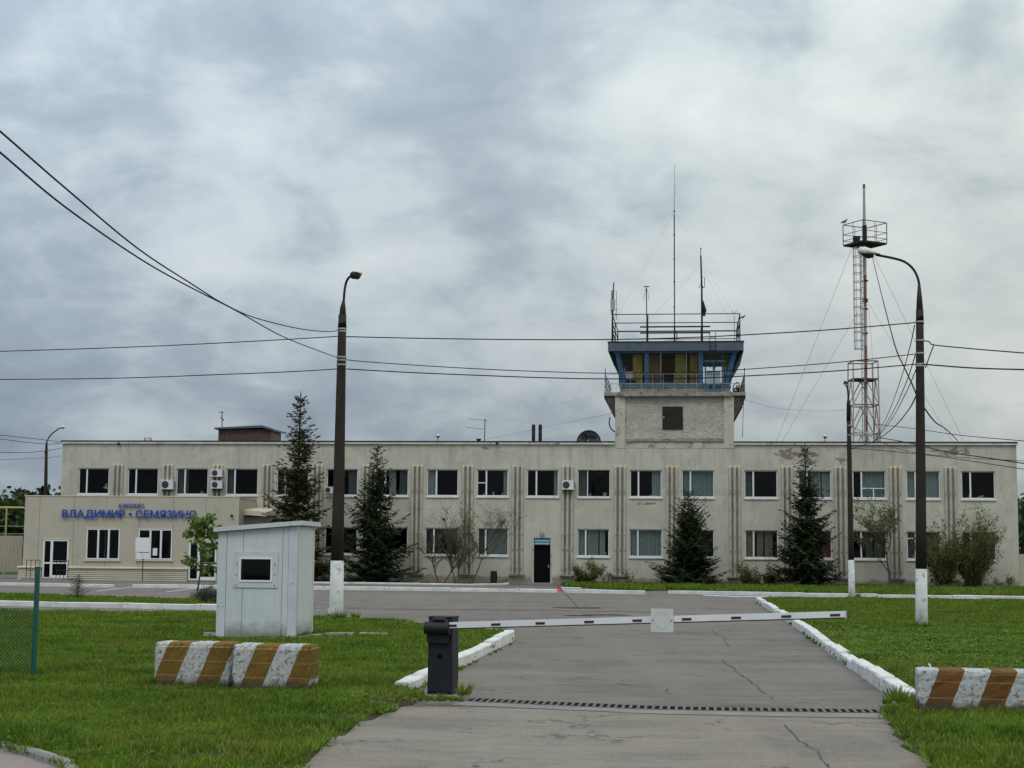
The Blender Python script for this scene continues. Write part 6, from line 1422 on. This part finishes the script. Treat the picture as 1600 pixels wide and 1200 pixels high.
def decid(label, base, H, spread, seed, leaf, nl, lsize, stems=1, name='tree', cat='tree', fork=.35, r0=.05, droop=0, depth=4, group=None, bark=None, lean=(0, 0), curl=.35, bushy=False):
    r = random.Random(seed); t = thing(name, label, cat, base, 0, group); b = MB(); lf = MB(); tips = []
    def grow(p, d, L, rad, lev):
        n = 4; pts = [p]; dd = d.copy(); q = p.copy()
        for i in range(n):
            dd = (dd + Vector((r.uniform(-1, 1), r.uniform(-1, 1), r.uniform(-.6, .9) - droop * lev)) * curl * .45).normalized(); q = q + dd * L / n; pts.append(q)
        b.tube(pts, [rad * (1 - .45 * i / n) for i in range(n + 1)], 5 if lev < 2 else 3, False)
        if lev >= depth - 2:
            for i in range(1, n + 1): tips.append((pts[i], dd, lev))
        if lev >= depth: return
        k = r.randint(3, 4) if lev > 0 else r.randint(4, 5)
        if bushy and lev == 0: k = 9
        for i in range(k):
            s = pts[r.randint((0 if bushy else 1) if lev else (0 if bushy else 2), n)]; a = r.uniform(0, 2 * PI); out = Vector((math.cos(a), math.sin(a), 0)) * spread
            nd = (dd * .75 + out * r.uniform(.45, 1.0) * (.8 if bushy else 1) + Vector((0, 0, .45 if bushy else .25))).normalized(); grow(s, nd, L * r.uniform(.45 if bushy else .55, .7 if bushy else .8), rad * .52, lev + 1)
    for s in range(stems):
        a = 2 * PI * s / max(1, stems) + r.random(); o_ = Vector((math.cos(a), math.sin(a), 0)) * (.12 if stems > 1 else 0) * spread
        d = (Vector((lean[0], lean[1], 1)) + Vector((math.cos(a), math.sin(a), 0)) * (.38 * spread if stems > 1 else .03)).normalized(); grow(o_ + Vector((0, 0, -.05)), d, H * fork * (r.uniform(.35, 1.15) if bushy else r.uniform(.85, 1.1)), r0 * (.7 if bushy else 1), 0)
    # scale to the wanted height
    zmax = max(v[2] for v in b.v); k = H / zmax; b.v = [(x * k, y * k, z * k) for x, y, z in b.v]
    b.obj('trunk', bark or BARKL, t)
    if nl:
        for i in range(nl):
            p, d, lev = r.choice(tips); p = p * k; p = p + Vector((r.uniform(-1, 1), r.uniform(-1, 1), r.uniform(-1, 1))) * lsize * .9
            dd = (d + Vector((r.uniform(-1, 1), r.uniform(-1, 1), r.uniform(-1.2, .8)))).normalized(); nn = Vector((r.uniform(-1, 1), r.uniform(-1, 1), r.uniform(-1, 1))).normalized(); quadleaf(lf, p, dd, nn, lsize * r.uniform(.6, 1.3), lsize * .3)
        lf.obj('crown', leaf, t)
    return t
gb_ = 'nearly bare shrubs between the lower windows'
decid('left bare spreading shrub with twisted branches', ground_fp(690, -2.2), 3.4, .95, 21, LEAFO, 500, .07, 2, 'bare_shrub', 'shrub', .34, .045, .05, 5, gb_, BARKL, curl=.55)
decid('middle bare shrub with upright reddish twigs', ground_fp(716, -2.0), 4.6, .62, 22, LEAFO, 1100, .07, 3, 'bare_shrub', 'shrub', .36, .04, 0, 5, gb_, BARKL)
decid('right bare small tree reaching the upper sill, sprouting few leaves', ground_fp(735, -2.2), 5.0, .8, 23, LEAFO, 1700, .09, 2, 'bare_shrub', 'shrub', .36, .045, 0, 5, gb_, BARKL, lean=(.12, 0))
decid('slender young tree with sparse olive leaves beside the shorter lamp post', ground_fp(1392, -2.4), 5.7, .78, 24, LEAFO, 2600, .12, 1, 'young_tree', 'tree', .40, .085, 0, 5, None, BARK, lean=(-.02, 0))
decid('left half of the bushy olive trees behind the right lamp post', ground_fp(1474, -2.6), 4.6, 1.0, 25, LEAFD, 9000, .11, 12, 'bushy_tree', 'tree', .6, .035, 0, 3, 'bushy trees at the right end', BARK, bushy=True)
decid('right bushy olive tree at the end of the terminal', ground_fp(1522, -2.4), 4.8, 1.15, 26, LEAFD, 12000, .11, 15, 'bushy_tree', 'tree', .6, .035, 0, 3, 'bushy trees at the right end', BARK, bushy=True)
decid('round leafy shrub right of the black door', ground_fp(913, -2.0), 1.65, 1.7, 27, LEAFD, 6000, .09, 12, 'leafy_shrub', 'shrub', .6, .015, 0, 3, 'leafy shrubs along the wall', bushy=True)
decid('leafy shrub directly right of the ribs by the compact spruce', ground_fp(1172, -2.2), 1.7, 1.3, 28, LEAFD, 3800, .09, 9, 'leafy_shrub', 'shrub', .6, .015, 0, 3, 'leafy shrubs along the wall', bushy=True)
decid('leafy shrub leaning against the pointed dark spruce', ground_fp(1206, -2.2), 1.85, 1.2, 29, LEAFD, 3800, .09, 9, 'leafy_shrub', 'shrub', .6, .015, 0, 3, 'leafy shrubs along the wall', bushy=True)
decid('low twiggy growth right of the round shrub', ground_fp(950, -1.6), .9, 1.0, 31, LEAFD, 160, .09, 3, 'leafy_shrub', 'shrub', .4, .018, 0, 3, 'leafy shrubs along the wall')
decid('leaning dry stalks below the ribs left of the compact spruce', ground_fp(983, -1.2), .95, .6, 32, LEAFO, 60, .1, 3, 'dry_stalks', 'plant', .6, .025, 0, 2)
decid('low shrub in the right lawn corner behind the bushy trees', ground_fp(1570, -1.5), .9, 1.2, 33, LEAFD, 260, .10, 3, 'leafy_shrub', 'shrub', .4, .02, 0, 3, 'leafy shrubs along the wall')
decid('dark undergrowth at the foot of the leftmost conifer', ground_fp(500, -2.4), 1.5, .9, 34, LEAFD, 700, .10, 4, 'leafy_shrub', 'shrub', .35, .02, 0, 4, 'leafy shrubs along the wall')
q = G(306, 937); q.z = .04
def young():
    r = random.Random(41); H = (P(318, 803, q.y) - q).z; t = thing('young_maple', 'young tree with large fresh green leaves left of the kiosk', 'tree', q)
    m = MB(); tr = [Vector((0, 0, 0)), Vector((.08, 0, .5)), Vector((.15, 0, 1.1)), Vector((.2, 0, 1.6)), Vector((.27, 0, H - .2))]; m.tube(smooth_path(tr, 4), [.04 - .0017 * i for i in range(17)], 6); lf = MB()
    for i in range(26):
        z = r.uniform(.95, H - .2); f = (z - .9) / (H - .9); a = r.uniform(0, 2 * PI); c = Vector((.12 + .08 * z / 1.6, 0, z)); L = (.75 * math.sin(PI * min(1, f * .75 + .2))) * r.uniform(.6, 1.05); e = c + Vector((math.cos(a) * L, math.sin(a) * L, L * .55)); mid = c.lerp(e, .5) + Vector((0, 0, .05)); m.tube([c, mid, e], [.012, .008, .004], 4)
        for k_ in range(30):
            s = r.uniform(.25, 1.08); p = c.lerp(e, s) + Vector((r.uniform(-.13, .13), r.uniform(-.13, .13), r.uniform(-.15, .13))); dd = Vector((r.uniform(-1, 1), r.uniform(-1, 1), r.uniform(-1.3, .3))).normalized(); nn = Vector((r.uniform(-1, 1), r.uniform(-1, 1), r.uniform(-.3, 1))).normalized(); quadleaf(lf, p, dd, nn, r.uniform(.12, .22), .065)
    m.obj('trunk', BARK, t); lf.obj('crown', LEAFY, t)
    w_ = MB()
young()
q2 = G(327, 946); q2.z = .03; decid('rounded grey green shrub at the left foot of the kiosk', q2, .72, 1.2, 42, leafmat('grey_leaves', (.035, .045, .03), (.09, .10, .07), .15), 1500, .06, 7, 'small_shrub', 'shrub', .35, .012, 0, 4)
q3 = G(311, 939); q3.z = .03; decid('leafy sprouts around the foot of the young tree', q3, .3, 1.2, 43, LEAFY, 260, .07, 6, 'small_shrub', 'shrub', .4, .006, 0, 3)

# far woods
rf = random.Random(77); lf = MB(); lf2 = MB(); tk = MB()
def ftree(x, y, H, kind):
    m = lf2 if kind else lf; n = 420 if abs(x) > 60 or x > 0 else 520
    tk.tube([(x, y, 0), (x, y, H * .7)], [.18, .08], 4, False)
    for i in range(n):
        if kind: f = rf.random() ** .8; rr = (1 - f) * H * .22 + .2; a = rf.uniform(0, 2 * PI); p = Vector((x + math.cos(a) * rr * rf.uniform(.5, 1), y + math.sin(a) * rr * rf.uniform(.5, 1), H * (.12 + .88 * f)))
        else:
            a = rf.uniform(0, 2 * PI); ph = math.acos(rf.uniform(-1, 1)); rr = H * .27 * rf.uniform(.65, 1.05) * (1 + .25 * math.sin(a * 3 + x) * math.sin(ph * 4 + y)); p = Vector((x + math.cos(a) * math.sin(ph) * rr, y + math.sin(a) * math.sin(ph) * rr, H * .6 + math.cos(ph) * rr * 1.4))
        d = Vector((rf.uniform(-1, 1), rf.uniform(-1, 1), rf.uniform(-1, .6))).normalized(); nn = Vector((rf.uniform(-1, 1), rf.uniform(-1, 1), rf.uniform(-1, 1))).normalized(); quadleaf(m, p, d, nn, rf.uniform(.5, 1.1), .3)
for i in range(34): ftree(rf.uniform(-78, -50), rf.uniform(195, 225), rf.uniform(7.6, 10.2), rf.random() < .35)
for i in range(14): ftree(rf.uniform(46, 75), rf.uniform(140, 170), rf.uniform(7.5, 9.5), rf.random() < .3)
for i in range(14): ftree(-50 + i * 7 + rf.uniform(-2, 2), rf.uniform(200, 230), rf.uniform(6, 8), rf.random() < .3)
for nm, m, mm, lab in (('forest', lf, FOR, 'green deciduous woods far behind the terminal'), ('forest', lf2, FOR2, 'darker conifers of the woods far behind the terminal'), ('forest_trunks', tk, BARK, 'trunks of the far woods')): o = stuff(m.obj(nm, mm)); o['label'] = lab
